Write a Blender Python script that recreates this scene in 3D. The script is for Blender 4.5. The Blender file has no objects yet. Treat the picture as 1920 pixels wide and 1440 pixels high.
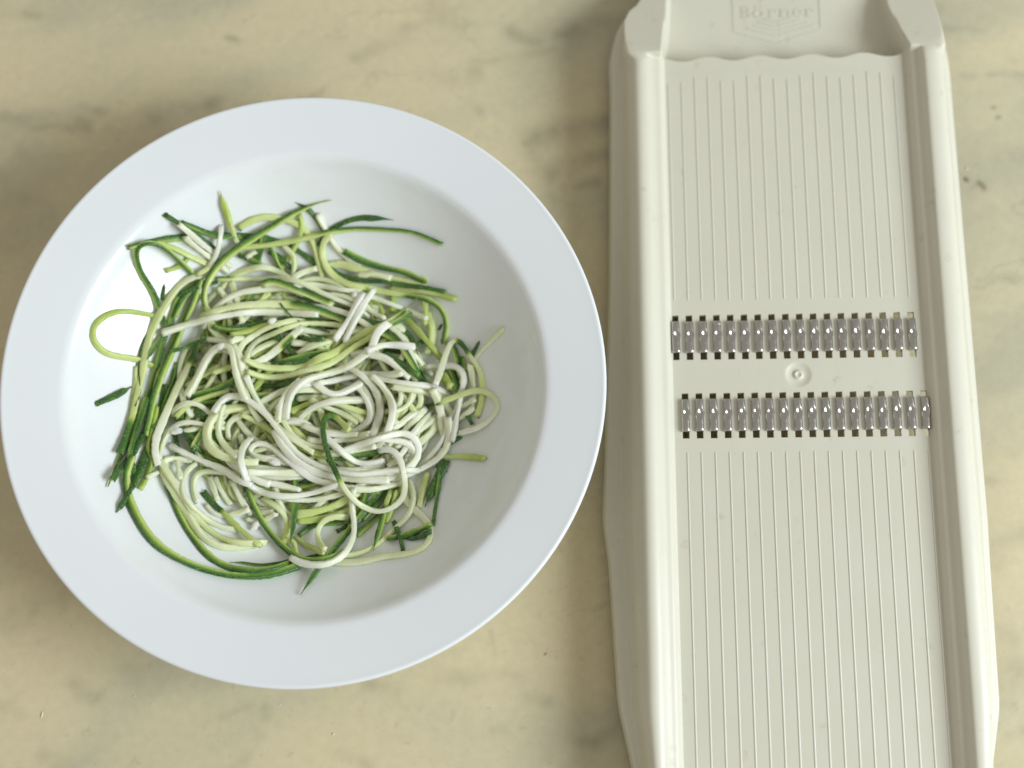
import bpy, bmesh, math, random
import numpy as np
from mathutils import Vector, Matrix

random.seed(7)
rng = np.random.default_rng(11)
scene = bpy.context.scene
col = scene.collection
MM = 0.001

# ------------------------------------------------------------------ camera
F = 2500.0                      # focal length in photograph pixels (1920 wide)
TILT = math.radians(12.8)       # away from straight down
DIST = 0.5
ZD = 0.024                      # height of the grater's deck
fwd = np.array([0, math.sin(TILT), -math.cos(TILT)])
upv = np.array([0, math.cos(TILT), math.sin(TILT)])
CAM = np.array([0, 0, ZD]) - fwd * DIST
cam_data = bpy.data.cameras.new('camera')
cam = bpy.data.objects.new('camera', cam_data)
col.objects.link(cam)
cam.location = CAM
cam.rotation_euler = (TILT, 0, 0)
cam_data.sensor_width = 36.0
cam_data.lens = 36.0 * F / 1920.0
cam_data.clip_start = 0.01
cam_data.clip_end = 50
cam_data.dof.use_dof = True
cam_data.dof.focus_distance = 0.486
cam_data.dof.aperture_fstop = 3.6
scene.camera = cam

# ------------------------------------------------------------------ light
world = bpy.data.worlds.new('World')
scene.world = world
world.use_nodes = True
bg = world.node_tree.nodes['Background']
bg.inputs['Color'].default_value = (1.0, 0.93, 0.81, 1)
bg.inputs['Strength'].default_value = 0.45

def area_light(name, loc, target, sx, sy, power, color):
    d = bpy.data.lights.new(name, 'AREA')
    d.shape = 'RECTANGLE'; d.size = sx; d.size_y = sy
    d.energy = power; d.color = color
    o = bpy.data.objects.new(name, d); col.objects.link(o)
    o.location = loc
    dirv = Vector(target) - Vector(loc)
    o.rotation_euler = dirv.to_track_quat('-Z', 'Y').to_euler()
    return o
# the window: to the right of the worktop, a little towards the viewer
area_light('window_light', (1.26, -0.38, 0.92), (0, 0, 0.02), 0.85, 0.60, 28.0, (0.87, 0.95, 1.0))

scene.view_settings.view_transform = 'Standard'
scene.view_settings.look = 'None'
scene.view_settings.exposure = -0.05
scene.view_settings.gamma = 1.0
scene.view_settings.use_curve_mapping = False
scene.render.engine = 'CYCLES'

# ------------------------------------------------------------------ helpers
def ray(u, v):
    d = fwd + np.array([1.0, 0, 0]) * ((u - 960) / F) + upv * ((720 - v) / F)
    return d
def P(u, v, z):
    """the point at height z that the photograph shows at pixel (u, v)"""
    d = ray(u, v)
    s = (z - CAM[2]) / d[2]
    return CAM + s * d

def new_mesh_obj(name, verts, faces, mat, parent=None, smooth=True, loc=None):
    me = bpy.data.meshes.new(name)
    me.from_pydata([tuple(map(float, p)) for p in verts], [], faces)
    me.update()
    if smooth:
        me.polygons.foreach_set('use_smooth', [True] * len(me.polygons))
    if mat: me.materials.append(mat)
    o = bpy.data.objects.new(name, me)
    col.objects.link(o)
    if parent: o.parent = parent
    if loc is not None: o.location = loc
    return o

def fix_normals(me):
    bm = bmesh.new(); bm.from_mesh(me); bmesh.ops.recalc_face_normals(bm, faces=bm.faces); bm.to_mesh(me); bm.free()

def tag(o, label=None, cat=None, group=None, kind=None):
    if label: o['label'] = label
    if cat: o['category'] = cat
    if group: o['group'] = group
    if kind: o['kind'] = kind
    return o

def sstep(a, b, x):
    t = np.clip((x - a) / (b - a), 0, 1)
    return t * t * (3 - 2 * t)

def vnoise(x, y, seed=0):
    """smooth value noise on numpy arrays"""
    xi = np.floor(x).astype(np.int64); yi = np.floor(y).astype(np.int64)
    fx = x - xi; fy = y - yi
    fx = fx * fx * (3 - 2 * fx); fy = fy * fy * (3 - 2 * fy)
    def h(a, b):
        n = (a * 374761393 + b * 668265263 + seed * 1442695041) & 0xFFFFFFFF
        n = ((n ^ (n >> 13)) * 1274126177) & 0xFFFFFFFF
        return ((n ^ (n >> 16)) & 0xFFFF) / 65535.0
    return (h(xi, yi) * (1 - fx) + h(xi + 1, yi) * fx) * (1 - fy) + \
           (h(xi, yi + 1) * (1 - fx) + h(xi + 1, yi + 1) * fx) * fy
def fbm(x, y, seed=0, oct=4):
    s = 0; a = 0.5
    for k in range(oct):
        s = s + a * vnoise(x, y, seed + k * 17); x = x * 2.03; y = y * 2.03; a *= 0.5
    return s / (1 - 0.5 ** oct)

class Mat:
    def __init__(s, name):
        s.m = bpy.data.materials.new(name); s.m.use_nodes = True
        s.t = s.m.node_tree; s.n = s.t.nodes; s.b = s.n['Principled BSDF']
    def node(s, kind, **kw):
        n = s.n.new(kind)
        for k, v in kw.items():
            if k in n.inputs: n.inputs[k].default_value = v
            else: setattr(n, k, v)
        return n
    def link(s, a, b): s.t.links.new(a, b)
    def ramp(s, fac, stops):
        r = s.n.new('ShaderNodeValToRGB'); e = r.color_ramp.elements
        while len(e) < len(stops): e.new(0.5)
        for i, (p, c) in enumerate(stops):
            e[i].position = p; e[i].color = (*c, 1) if len(c) == 3 else c
        s.link(fac, r.inputs['Fac']); return r
    def coords(s, scale):
        tc = s.n.new('ShaderNodeTexCoord'); mp = s.n.new('ShaderNodeMapping')
        mp.inputs['Scale'].default_value = scale
        s.link(tc.outputs['Object'], mp.inputs['Vector']); return mp.outputs['Vector']
    def noise(s, vec, scale, detail=4, rough=0.55):
        n = s.n.new('ShaderNodeTexNoise')
        n.inputs['Scale'].default_value = scale; n.inputs['Detail'].default_value = detail
        n.inputs['Roughness'].default_value = rough
        s.link(vec, n.inputs['Vector']); return n
    def mix(s, fac, a, b, blend='MIX'):
        n = s.n.new('ShaderNodeMix'); n.data_type = 'RGBA'; n.blend_type = blend
        for sock, val in ((n.inputs[0], fac), (n.inputs[6], a), (n.inputs[7], b)):
            if isinstance(val, (int, float)): sock.default_value = val
            elif isinstance(val, tuple): sock.default_value = (*val, 1) if len(val) == 3 else val
            else: s.link(val, sock)
        return n.outputs[2]
    def math(s, op, a, b=None, clamp=False):
        n = s.n.new('ShaderNodeMath'); n.operation = op; n.use_clamp = clamp
        for i, val in enumerate((a, b)):
            if val is None: continue
            if isinstance(val, (int, float)): n.inputs[i].default_value = val
            else: s.link(val, n.inputs[i])
        return n.outputs[0]
    def bump(s, height, strength, dist):
        n = s.n.new('ShaderNodeBump'); n.inputs['Strength'].default_value = strength
        n.inputs['Distance'].default_value = dist
        s.link(height, n.inputs['Height']); s.link(n.outputs[0], s.b.inputs['Normal'])
    def set(s, **kw):
        for k, v in kw.items():
            i = s.b.inputs[k.replace('_', ' ')]
            if isinstance(v, tuple) and len(v) == 3 and i.type == 'RGBA': v = (*v, 1)
            if hasattr(v, 'links'): s.link(v, i)
            else: i.default_value = v
        return s

# ------------------------------------------------------------------ materials
def mat_marble():
    m = Mat('honed_marble')
    v = m.coords((1, 1, 1))
    at = m.n.new('ShaderNodeAttribute'); at.attribute_name = 'vein'
    gr = m.n.new('ShaderNodeAttribute'); gr.attribute_name = 'cloud'
    st = m.n.new('ShaderNodeAttribute'); st.attribute_name = 'stain'
    fine = m.noise(v, 260, 5, 0.6)
    base = m.ramp(gr.outputs['Fac'], [(0.0, (0.680, 0.600, 0.400)), (0.45, (0.640, 0.575, 0.390)),
                                      (0.75, (0.580, 0.535, 0.375)), (1.0, (0.500, 0.475, 0.345))])
    grain = m.ramp(fine.outputs['Fac'], [(0.25, (0.93, 0.93, 0.92)), (0.75, (1.04, 1.04, 1.03))])
    c = m.mix(1.0, base.outputs[0], grain.outputs[0], 'MULTIPLY')
    vf = m.math('MULTIPLY', at.outputs['Fac'], m.math('ADD', m.math('MULTIPLY', fine.outputs['Fac'], 0.5), 0.72), True)
    c = m.mix(vf, c, (0.180, 0.185, 0.130))
    c = m.mix(st.outputs['Fac'], c, (0.110, 0.055, 0.018))
    m.set(Base_Color=c, Roughness=0.30, Specular_IOR_Level=0.42, Coat_Weight=0.0)
    rr = m.ramp(m.noise(v, 40, 3).outputs['Fac'], [(0.3, (0.20,) * 3), (0.7, (0.33,) * 3)])
    m.link(rr.outputs[0], m.b.inputs['Roughness'])
    m.bump(fine.outputs['Fac'], 0.05, 0.0006)
    return m.m

def mat_porcelain():
    m = Mat('white_porcelain')
    v = m.coords((1, 1, 1))
    n = m.noise(v, 25, 3)
    c = m.ramp(n.outputs['Fac'], [(0.3, (0.800, 0.845, 0.885)), (0.7, (0.815, 0.858, 0.895))])
    m.set(Base_Color=c.outputs[0], Roughness=0.12, Specular_IOR_Level=0.5, IOR=1.5)
    rr = m.ramp(m.noise(v, 60, 4).outputs['Fac'], [(0.35, (0.09,) * 3), (0.75, (0.17,) * 3)])
    m.link(rr.outputs[0], m.b.inputs['Roughness'])
    m.bump(m.noise(v, 120, 2).outputs['Fac'], 0.02, 0.0005)
    return m.m

def mat_plastic():
    m = Mat('ivory_plastic')
    v = m.coords((1, 1, 1))
    big = m.noise(v, 34, 5, 0.6)
    spots = m.noise(v, 105, 4, 0.6)
    streak = m.noise(m.coords((1, 0.18, 1)), 160, 4, 0.6)
    c = m.ramp(big.outputs['Fac'], [(0.3, (0.650, 0.637, 0.535)), (0.7, (0.675, 0.663, 0.565))])
    sf = m.ramp(spots.outputs['Fac'], [(0.64, (0, 0, 0)), (0.75, (0.5,) * 3)])
    c = m.mix(sf.outputs[0], c.outputs[0], (0.46, 0.43, 0.30))
    k = m.ramp(streak.outputs['Fac'], [(0.62, (0, 0, 0)), (0.80, (0.22,) * 3)])
    c = m.mix(k.outputs[0], c, (0.50, 0.46, 0.34))
    m.set(Base_Color=c, Roughness=0.36, Specular_IOR_Level=0.45, IOR=1.48,
          Subsurface_Weight=0.12, Subsurface_Scale=0.002)
    m.b.inputs['Subsurface Radius'].default_value = (1.0, 0.9, 0.7)
    rr = m.ramp(streak.outputs['Fac'], [(0.3, (0.30,) * 3), (0.7, (0.46,) * 3)])
    m.link(rr.outputs[0], m.b.inputs['Roughness'])
    m.bump(m.noise(v, 700, 3).outputs['Fac'], 0.04, 0.0003)
    return m.m

def mat_metal():
    m = Mat('stamped_steel')
    v = m.coords((1, 1, 1))
    n = m.noise(m.coords((1, 0.25, 1)), 900, 2)
    c = m.ramp(n.outputs['Fac'], [(0.3, (0.48, 0.478, 0.465)), (0.7, (0.56, 0.557, 0.542))])
    m.set(Base_Color=c.outputs[0], Metallic=1.0, Roughness=0.27)
    rr = m.ramp(m.noise(v, 500, 2).outputs['Fac'], [(0.3, (0.16,) * 3), (0.7, (0.27,) * 3)])
    m.link(rr.outputs[0], m.b.inputs['Roughness'])
    return m.m

def mat_strand():
    m = Mat('courgette_flesh_and_skin')
    v = m.coords((1, 1, 1))
    at = m.n.new('ShaderNodeAttribute'); at.attribute_name = 'tone'
    n1 = m.noise(v, 420, 4, 0.6)
    t = m.math('ADD', at.outputs['Fac'], m.math('MULTIPLY', m.math('SUBTRACT', n1.outputs['Fac'], 0.5), 0.16))
    c = m.ramp(t, [(0.0, (0.95, 0.965, 0.82)), (0.18, (0.88, 0.935, 0.64)), (0.36, (0.73, 0.83, 0.37)),
                   (0.54, (0.47, 0.60, 0.145)), (0.70, (0.21, 0.355, 0.075)), (0.84, (0.085, 0.20, 0.038)),
                   (1.0, (0.033, 0.098, 0.026))])
    sp = m.noise(v, 1800, 2, 0.5)
    spk = m.ramp(sp.outputs['Fac'], [(0.57, (0, 0, 0)), (0.66, (0.6,) * 3)])
    dark = m.ramp(at.outputs['Fac'], [(0.72, (0, 0, 0)), (0.88, (1, 1, 1))])
    c2 = m.mix(m.math('MULTIPLY', spk.outputs[0], dark.outputs[0]), c.outputs[0], (0.27, 0.41, 0.14))
    sss = m.ramp(at.outputs['Fac'], [(0.0, (0.55,) * 3), (0.5, (0.45,) * 3), (0.85, (0.06,) * 3)])
    m.set(Base_Color=c2, Roughness=0.24, IOR=1.40, Specular_IOR_Level=0.5, Subsurface_Scale=0.0035)
    m.link(sss.outputs[0], m.b.inputs['Subsurface Weight'])
    m.b.inputs['Subsurface Radius'].default_value = (1.0, 1.0, 0.55)
    tr = m.n.new('ShaderNodeBsdfTranslucent'); m.link(m.mix(0.5, c2, (0.80, 0.92, 0.38)), tr.inputs['Color'])
    mx = m.n.new('ShaderNodeMixShader')
    m.link(m.ramp(at.outputs['Fac'], [(0.0, (0.11,) * 3), (0.5, (0.16,) * 3), (0.85, (0.02,) * 3)]).outputs[0], mx.inputs[0])
    m.link(m.b.outputs[0], mx.inputs[1]); m.link(tr.outputs[0], mx.inputs[2])
    m.link(mx.outputs[0], m.n['Material Output'].inputs['Surface'])
    fb = m.noise(v, 1900, 3, 0.6)
    m.bump(fb.outputs['Fac'], 0.35, 0.0004)
    return m.m

def mat_crumb():
    m = Mat('dry_crumb')
    v = m.coords((1, 1, 1))
    c = m.ramp(m.noise(v, 900, 3).outputs['Fac'], [(0.3, (0.62, 0.58, 0.45)), (0.7, (0.80, 0.78, 0.68))])
    m.set(Base_Color=c.outputs[0], Roughness=0.7)
    return m.m

def mat_well():
    m = Mat('porcelain_with_film_and_green_bounce')
    v = m.coords((1, 1, 1))
    c = m.ramp(m.noise(v, 25, 3).outputs['Fac'], [(0.3, (0.795, 0.835, 0.860)), (0.7, (0.815, 0.850, 0.872))])
    w = m.node('ShaderNodeTexWave'); w.wave_type = 'RINGS'; w.rings_direction = 'Z'
    w.inputs['Scale'].default_value = 26; w.inputs['Distortion'].default_value = 9; w.inputs['Detail'].default_value = 3
    w.inputs['Detail Scale'].default_value = 2.0
    m.link(v, w.inputs['Vector'])
    patch = m.ramp(m.noise(v, 22, 3).outputs['Fac'], [(0.42, (0, 0, 0)), (0.62, (1, 1, 1))])
    f = m.math('MULTIPLY', w.outputs['Fac'], patch.outputs[0])
    cc = m.mix(m.math('MULTIPLY', f, 0.20), c.outputs[0], (0.70, 0.77, 0.66))  # wet streaks; their green also paints in light bounced off the strands
    m.set(Base_Color=cc, Specular_IOR_Level=0.5, IOR=1.5)
    m.link(m.ramp(f, [(0.0, (0.19,) * 3), (0.8, (0.11,) * 3)]).outputs[0], m.b.inputs['Roughness'])
    m.bump(f, 0.10, 0.0005)
    return m.m
M_MARBLE, M_PORC, M_PLASTIC = mat_marble(), mat_porcelain(), mat_plastic()
M_WELL = mat_well()
M_METAL, M_STRAND, M_CRUMB = mat_metal(), mat_strand(), mat_crumb()

# ------------------------------------------------------------------ worktop
def build_worktop():
    xs = np.concatenate([np.linspace(-1.3, -0.24, 30), np.arange(-0.235, 0.2351, 0.0009), np.linspace(0.24, 1.3, 30)])
    ys = np.concatenate([np.linspace(-1.1, -0.20, 26), np.arange(-0.195, 0.1951, 0.0009), np.linspace(0.20, 1.1, 26)])
    X, Y = np.meshgrid(xs, ys)
    # broad clouding and grey veins that run across the slab, slightly rising to the right
    wx = X + 0.020 * (fbm(X * 14, Y * 14, 5) - 0.5); wy = Y + 0.035 * (fbm(X * 11 + 3, Y * 11, 9) - 0.5)
    r = math.radians(18)
    U = wx * math.cos(r) + wy * math.sin(r); V = -wx * math.sin(r) + wy * math.cos(r)
    cloud = sstep(0.28, 0.78, fbm(U * 9, V * 22, 2, 5))
    v1 = np.abs(fbm(U * 10 + 7, V * 26, 31, 5) - 0.5)
    patch = sstep(0.52, 0.74, fbm(U * 7 + 1, V * 13 + 5, 44, 4))
    vein = np.clip((1 - v1 / 0.05), 0, 1) ** 1.5 * patch * 0.30
    v2 = np.abs(fbm(U * 24 + 2, V * 60 + 8, 61, 5) - 0.5)
    patch2 = sstep(0.50, 0.70, fbm(U * 12 + 4, V * 20, 52, 4))
    vein = np.maximum(vein, np.clip(1 - v2 / 0.016, 0, 1) * patch2 * 0.24)
    pit = sstep(0.80, 0.88, fbm(X * 420, Y * 420, 90, 2)) * 0.16
    vein = np.maximum(vein, pit)
    stain = np.zeros_like(X)
    def seg(pts, w, s, arr, wob=0.6, seed=0):
        q = [P(a, b, 0)[:2] for a, b in pts]
        d = np.full(X.shape, 1e9); 
        for (ax, ay), (bx, by) in zip(q[:-1], q[1:]):
            dx, dy = bx - ax, by - ay; L = dx * dx + dy * dy + 1e-12
            t = np.clip(((wx2 - ax) * dx + (wy2 - ay) * dy) / L, 0, 1)
            d = np.minimum(d, np.hypot(wx2 - ax - t * dx, wy2 - ay - t * dy))
        md = 1 - wob + wob * 2.0 * np.clip(fbm(X * 130 + seed, Y * 130, 77 + seed, 5) - 0.22, 0, 1)
        np.maximum(arr, s * np.exp(-(d / (w * 0.0002)) ** 2) * md, out=arr)
    wx2 = X + 0.006 * (fbm(X * 60, Y * 60, 15) - 0.5); wy2 = Y + 0.007 * (fbm(X * 60 + 9, Y * 60, 19) - 0.5)
    veins = [
        ([(0, 215), (60, 220), (110, 228), (170, 235), (260, 225), (330, 205), (400, 195)], 16, .60),
        ([(60, 232), (140, 243)], 10, .75), ([(150, 205), (200, 208)], 7, .5),
        ([(0, 250), (40, 290), (0, 330)], 30, .45), ([(0, 370), (60, 400), (20, 450)], 30, .35),
        ([(40, 34), (65, 34)], 8, .45), ([(425, 70), (440, 76)], 5, .6),
        ([(670, 106), (740, 70), (800, 45), (850, 15), (880, 0)], 12, .50),
        ([(660, 110), (680, 104)], 7, .75), ([(690, 135), (705, 138)], 5, .7),
        ([(800, 20), (850, 40), (830, 5)], 20, .35),
        ([(960, 60), (1000, 72), (1060, 58), (1160, 40)], 12, .65), ([(960, 62), (980, 66)], 7, .7),
        ([(880, 120), (960, 105), (1060, 80)], 8, .35), ([(800, 145), (850, 150), (890, 140)], 16, .38),
        ([(880, 195), (900, 212)], 7, .55), ([(990, 270), (1040, 255), (1090, 250), (1150, 215)], 20, .60),
        ([(1030, 330), (1070, 310), (1140, 290)], 16, .55), ([(1000, 290), (1020, 340), (1040, 380)], 16, .45),
        ([(1050, 350), (1120, 340)], 10, .6), ([(560, 178), (600, 172)], 6, .5), ([(430, 205), (480, 198)], 6, .35),
        ([(15, 1160), (45, 1165), (60, 1150)], 16, .60), ([(20, 1150), (60, 1140), (120, 1120)], 14, .30),
        ([(140, 1280), (150, 1300), (180, 1310)], 12, .50), ([(170, 1240), (250, 1250)], 16, .30),
        ([(0, 1320), (25, 1315)], 14, .38), ([(420, 1335), (470, 1320)], 8, .35), ([(495, 1325), (500, 1345)], 8, .60),
        ([(490, 1375), (480, 1410), (440, 1440)], 9, .40), ([(690, 1282), (730, 1280), (745, 1290)], 9, .50),
        ([(80, 1425), (130, 1440)], 12, .4), ([(820, 1268), (980, 1270)], 9, .28),
        ([(990, 1300), (1030, 1310)], 9, .45), ([(1080, 1390), (1110, 1388), (1140, 1370)], 10, .55),
        ([(930, 1370), (945, 1370)], 6, .4), ([(640, 1420), (700, 1440)], 9, .3),
        ([(1755, 10), (1780, 0)], 16, .45), ([(1770, 52), (1830, 55)], 7, .4), ([(1830, 55), (1850, 59)], 6, .6),
        ([(1800, 143), (1825, 143)], 6, .6), ([(1860, 141), (1920, 141)], 5, .45), ([(1900, 115), (1920, 112)], 8, .3),
        ([(1870, 300), (1920, 290)], 12, .25), ([(1850, 520), (1900, 525)], 8, .4), ([(1880, 526), (1895, 530)], 5, .6),
        ([(1840, 900), (1880, 905)], 6, .35), ([(1862, 898), (1872, 903)], 4, .8),
        ([(1860, 1040), (1920, 1010)], 18, .35), ([(1880, 1270), (1905, 1260)], 18, .55), ([(1885, 1180), (1900, 1210)], 14, .3),
        ([(1905, 1380), (1920, 1376)], 12, .5), ([(1900, 850), (1920, 845)], 10, .3), ([(915, 1180), (925, 1230)], 2.2, .35),
    ]
    for i, (p, w, s) in enumerate(veins): seg(p, w * 1.35 + 1, s * 0.70, vein, 0.85, i * 3)
    marks = [([(1811, 338), (1815, 339)], 4.2, 1.0), ([(1838, 346), (1846, 352)], 6, .8), ([(1822, 352), (1834, 350)], 6, .22),
             ([(1858, 204), (1862, 205)], 4, .5), ([(1864, 222), (1869, 222)], 4, .55), ([(1016, 1219), (1017, 1219)], 2, .9)]
    for i, (p, w, s) in enumerate(marks): seg(p, w, s, stain, 0.25, i)
    Z = np.zeros_like(X)
    verts = np.stack([X.ravel(), Y.ravel(), Z.ravel()], 1)
    ny, nx = X.shape
    idx = np.arange(nx * ny).reshape(ny, nx)
    faces = np.stack([idx[:-1, :-1].ravel(), idx[:-1, 1:].ravel(), idx[1:, 1:].ravel(), idx[1:, :-1].ravel()], 1)
    me = bpy.data.meshes.new('worktop')
    me.vertices.add(len(verts)); me.vertices.foreach_set('co', verts.ravel())
    me.loops.add(faces.size); me.loops.foreach_set('vertex_index', faces.ravel())
    me.polygons.add(len(faces)); me.polygons.foreach_set('loop_start', np.arange(0, faces.size, 4))
    me.polygons.foreach_set('loop_total', np.full(len(faces), 4))
    me.update(); me.validate()
    for nm, arr in (('vein', vein), ('cloud', cloud), ('stain', stain)):
        a = me.attributes.new(nm, 'FLOAT', 'POINT'); a.data.foreach_set('value', arr.ravel().astype(np.float32))
    me.materials.append(M_MARBLE)
    o = bpy.data.objects.new('worktop', me); col.objects.link(o)
    tag(o, kind='structure')
    o['label'] = 'honed cream marble worktop with grey green veins'
build_worktop()

# ------------------------------------------------------------------ the plate
PZ_RIM = 0.043
PC = P(568.5, 709.0, PZ_RIM)             # centre of the rim
def plate_profile():
    """upper surface of the plate as (r, z) in millimetres, centre outwards"""
    ctrl = [(0, 8.5), (22, 8.5), (40, 9.0), (50, 10.6), (57, 13.4), (64, 17.6), (70, 22.0), (76, 27.0),
            (80, 30.6), (83, 33.6), (85.0, 35.9), (86.6, 37.6), (88.6, 38.8), (92, 39.6), (100, 41.2), (106, 42.4), (108.2, 42.9)]
    pts = []
    for i in range(len(ctrl) - 1):
        p0 = ctrl[max(i - 1, 0)]; p1 = ctrl[i]; p2 = ctrl[i + 1]; p3 = ctrl[min(i + 2, len(ctrl) - 1)]
        for k in range(5):
            t = k / 5
            q = []
            for a in (0, 1):
                q.append(0.5 * ((2 * p1[a]) + (-p0[a] + p2[a]) * t + (2 * p0[a] - 5 * p1[a] + 4 * p2[a] - p3[a]) * t * t
                         + (-p0[a] + 3 * p1[a] - 3 * p2[a] + p3[a]) * t ** 3))
            pts.append(tuple(q))
    pts.append(ctrl[-1])
    return pts
PROF = plate_profile()
PR = np.array([p[0] for p in PROF]); PZ = np.array([p[1] for p in PROF])
def plate_z(x, y):
    """height of the plate's upper surface at a world point (m)"""
    r = np.hypot(np.asarray(x) - PC[0], np.asarray(y) - PC[1]) / MM
    return np.interp(r, PR, PZ) * MM

def lathe(name, prof, mat, parent, n=180):
    verts = []; faces = []
    for r, z in prof:
        for k in range(n):
            a = 2 * math.pi * k / n
            verts.append((r * MM * math.cos(a), r * MM * math.sin(a), z * MM))
    for i in range(len(prof) - 1):
        for k in range(n):
            k2 = (k + 1) % n
            faces.append((i * n + k, i * n + k2, (i + 1) * n + k2, (i + 1) * n + k))
    return new_mesh_obj(name, verts, faces, mat, parent)

plate = bpy.data.objects.new('soup_plate', None); col.objects.link(plate)
plate.location = (PC[0], PC[1], 0)
tag(plate, 'deep white porcelain soup plate with wide flat rim, full of courgette strands', 'plate')
isp = next(i for i, p in enumerate(PROF) if p[0] >= 88.0)
lathe('well', [(0.02, PROF[0][1])] + PROF[1:isp + 1], M_WELL, plate)
lip = [(108.9, 42.95), (109.35, 42.6), (109.5, 42.0), (109.35, 41.3), (108.8, 40.8), (107.5, 40.4)]
rim_under = [(100, 38.6), (90, 36.4), (86.5, 35.0)]
lathe('rim', PROF[isp:] + lip + rim_under, M_PORC, plate)
lathe('outer_wall', [(86.5, 35.0), (83, 30.0), (78, 24.6), (72, 19.0), (66, 14.0), (60, 9.6), (54, 6.2)], M_PORC, plate)
lathe('foot_ring', [(54, 6.2), (53.6, 1.0), (53, 0.15), (51.4, 0.15), (50.6, 1.0), (50.2, 3.6), (30, 3.6), (0.02, 3.6)], M_PORC, plate)

# ------------------------------------------------------------------ the grater
ROLL = 0.058                              # its window side stands a little higher
G0 = P(1498, 700, ZD)
grater = bpy.data.objects.new('julienne_grater', None); col.objects.link(grater)
grater.location = G0
grater.rotation_euler = (0, -ROLL, 0)
tag(grater, 'ivory plastic julienne grater with two rows of steel teeth lying beside the plate', 'grater')
cr, sr = math.cos(ROLL), math.sin(ROLL)
GM = np.array([[cr, 0, -sr], [0, 1, 0], [sr, 0, cr]])     # local -> world
def PG(u, v, h=0.0):
    """local grater coordinates (mm) of pixel (u, v) on the plane h mm above its deck"""
    c = GM.T @ (CAM - G0); d = GM.T @ ray(u, v)
    s = (h * MM - c[2]) / d[2]
    return (c + s * d) / MM
def gy(v, u=1498, h=0): return float(PG(u, v, h)[1])

HW = 47.0                                  # half width of the deck
# half profile: x, z in mm from the deck's edge over the rail to the skirt
rail_ctrl = [(47.0, 0.0), (47.35, 0.5), (47.8, 1.9), (48.5, 3.6), (49.4, 4.7), (51.2, 5.7), (52.6, 7.2), (54.0, 9.1), (55.6, 10.2),
             (57.2, 10.3), (58.7, 9.6), (60.0, 8.2), (61.0, 6.2), (61.7, 3.6), (62.2, 0.5), (62.6, -2.5),
             (63.1, -5.4), (63.5, -7.3), (64.8, -7.7), (65.3, -7.9), (65.7, -8.2), (66.0, -8.6)]
def catmull(ctrl, n):
    c = [np.array(p, float) for p in ctrl]; out = []
    for i in range(len(c) - 1):
        p0, p1, p2, p3 = c[max(i - 1, 0)], c[i], c[i + 1], c[min(i + 2, len(c) - 1)]
        for k in range(n):
            t = k / n
            out.append(0.5 * (2 * p1 + (p2 - p0) * t + (2 * p0 - 5 * p1 + 4 * p2 - p3) * t * t + (3 * p1 - p0 - 3 * p2 + p3) * t ** 3))
    out.append(c[-1]); return np.array(out)
def rail_for(side):
    sh = 0.7 if side < 0 else -1.9
    return catmull([(x + sh * math.exp(-((x - 56.0) / 3.2) ** 2), z * 0.64 if z > 0 else z) for x, z in rail_ctrl], 3)
RAILS = {-1: rail_for(-1), 1: rail_for(1)}
Y_JOIN = gy(132); Y_TOP = gy(0) + 34; Y_BOT = gy(1440) - 46
def flare(y, side):
    """extra width of the skirt, mm"""
    vs = [132, 500, 850, 968, 1053, 1322, 1440, 1700]
    fl = [1.9, 3.6, 6.4, 7.6, 5.6, 3.0, 1.6, -1.0] if side < 0 else [0, .4, .8, 1., .6, 0, -1, -3]
    yy = [gy(v) for v in vs]
    return float(np.interp(-y, [-a for a in yy], fl))
def taper(y):
    vs = [1320, 1345, 1440, 1650]; t = [0, .03, .19, .5]
    return float(np.interp(-y, [-gy(v) for v in vs], t))
def skirt_bottom(y, side):
    """local z of the skirt's lower edge"""
    floor = -(G0[2] / MM) + (66 * sr if side < 0 else -66 * sr) + 0.4
    mid_ = -9.0 if side > 0 else floor + 4.5
    ends = [Y_TOP + 5, Y_TOP - 24, Y_TOP - 34, Y_BOT + 40, Y_BOT + 26, Y_BOT - 5]
    return float(np.interp(-y, [-e for e in ends], [floor, floor, mid_, mid_, floor, floor]))
def rail_row(y, side):
    fl, tp, bz = flare(y, side), taper(y), skirt_bottom(y, side)
    row = []
    for x, z in RAILS[side]:
        o = x - HW
        e = max(0.0, (o - 3.0) / 16.6)
        xx = HW + o * (1 - tp * e * 0.9) + fl * sstep(13.5, 19.6, o)
        row.append((xx, z))
    xl, zl = row[-1]
    for k in (0.33, 0.66, 1.0):
        row.append((xl + 1.1 * k, zl + (min(bz, zl - 0.5) - zl) * k))
    # underside: the shell folds back in
    xb, zb = row[-1]
    row.append((xb - 1.6, zb)); row.append((61.0 - 12 * tp, -6.0)); row.append((56.0 - 6 * tp, 4.0)); row.append((50.0, 1.0)); row.append((HW, -2.0))
    return row
def build_rail(side):
    ys = np.linspace(Y_BOT, Y_JOIN, 90)
    verts = []; faces = []
    rows = [rail_row(y, side) for y in ys]; n = len(rows[0])
    for y, row in zip(ys, rows):
        for x, z in row: verts.append((side * x * MM, y * MM, z * MM))
    for i in range(len(ys) - 1):
        for k in range(n - 1):
            f = (i * n + k, i * n + k + 1, (i + 1) * n + k + 1, (i + 1) * n + k)
            faces.append(f if side < 0 else f[::-1])
    # close the end outside the picture
    faces.append(tuple(range(n)) if side > 0 else tuple(range(n))[::-1])
    o = new_mesh_obj('side_rail', verts, faces, M_PLASTIC, grater)
    fix_normals(o.data)
    return o
build_rail(-1); build_rail(1)

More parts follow.
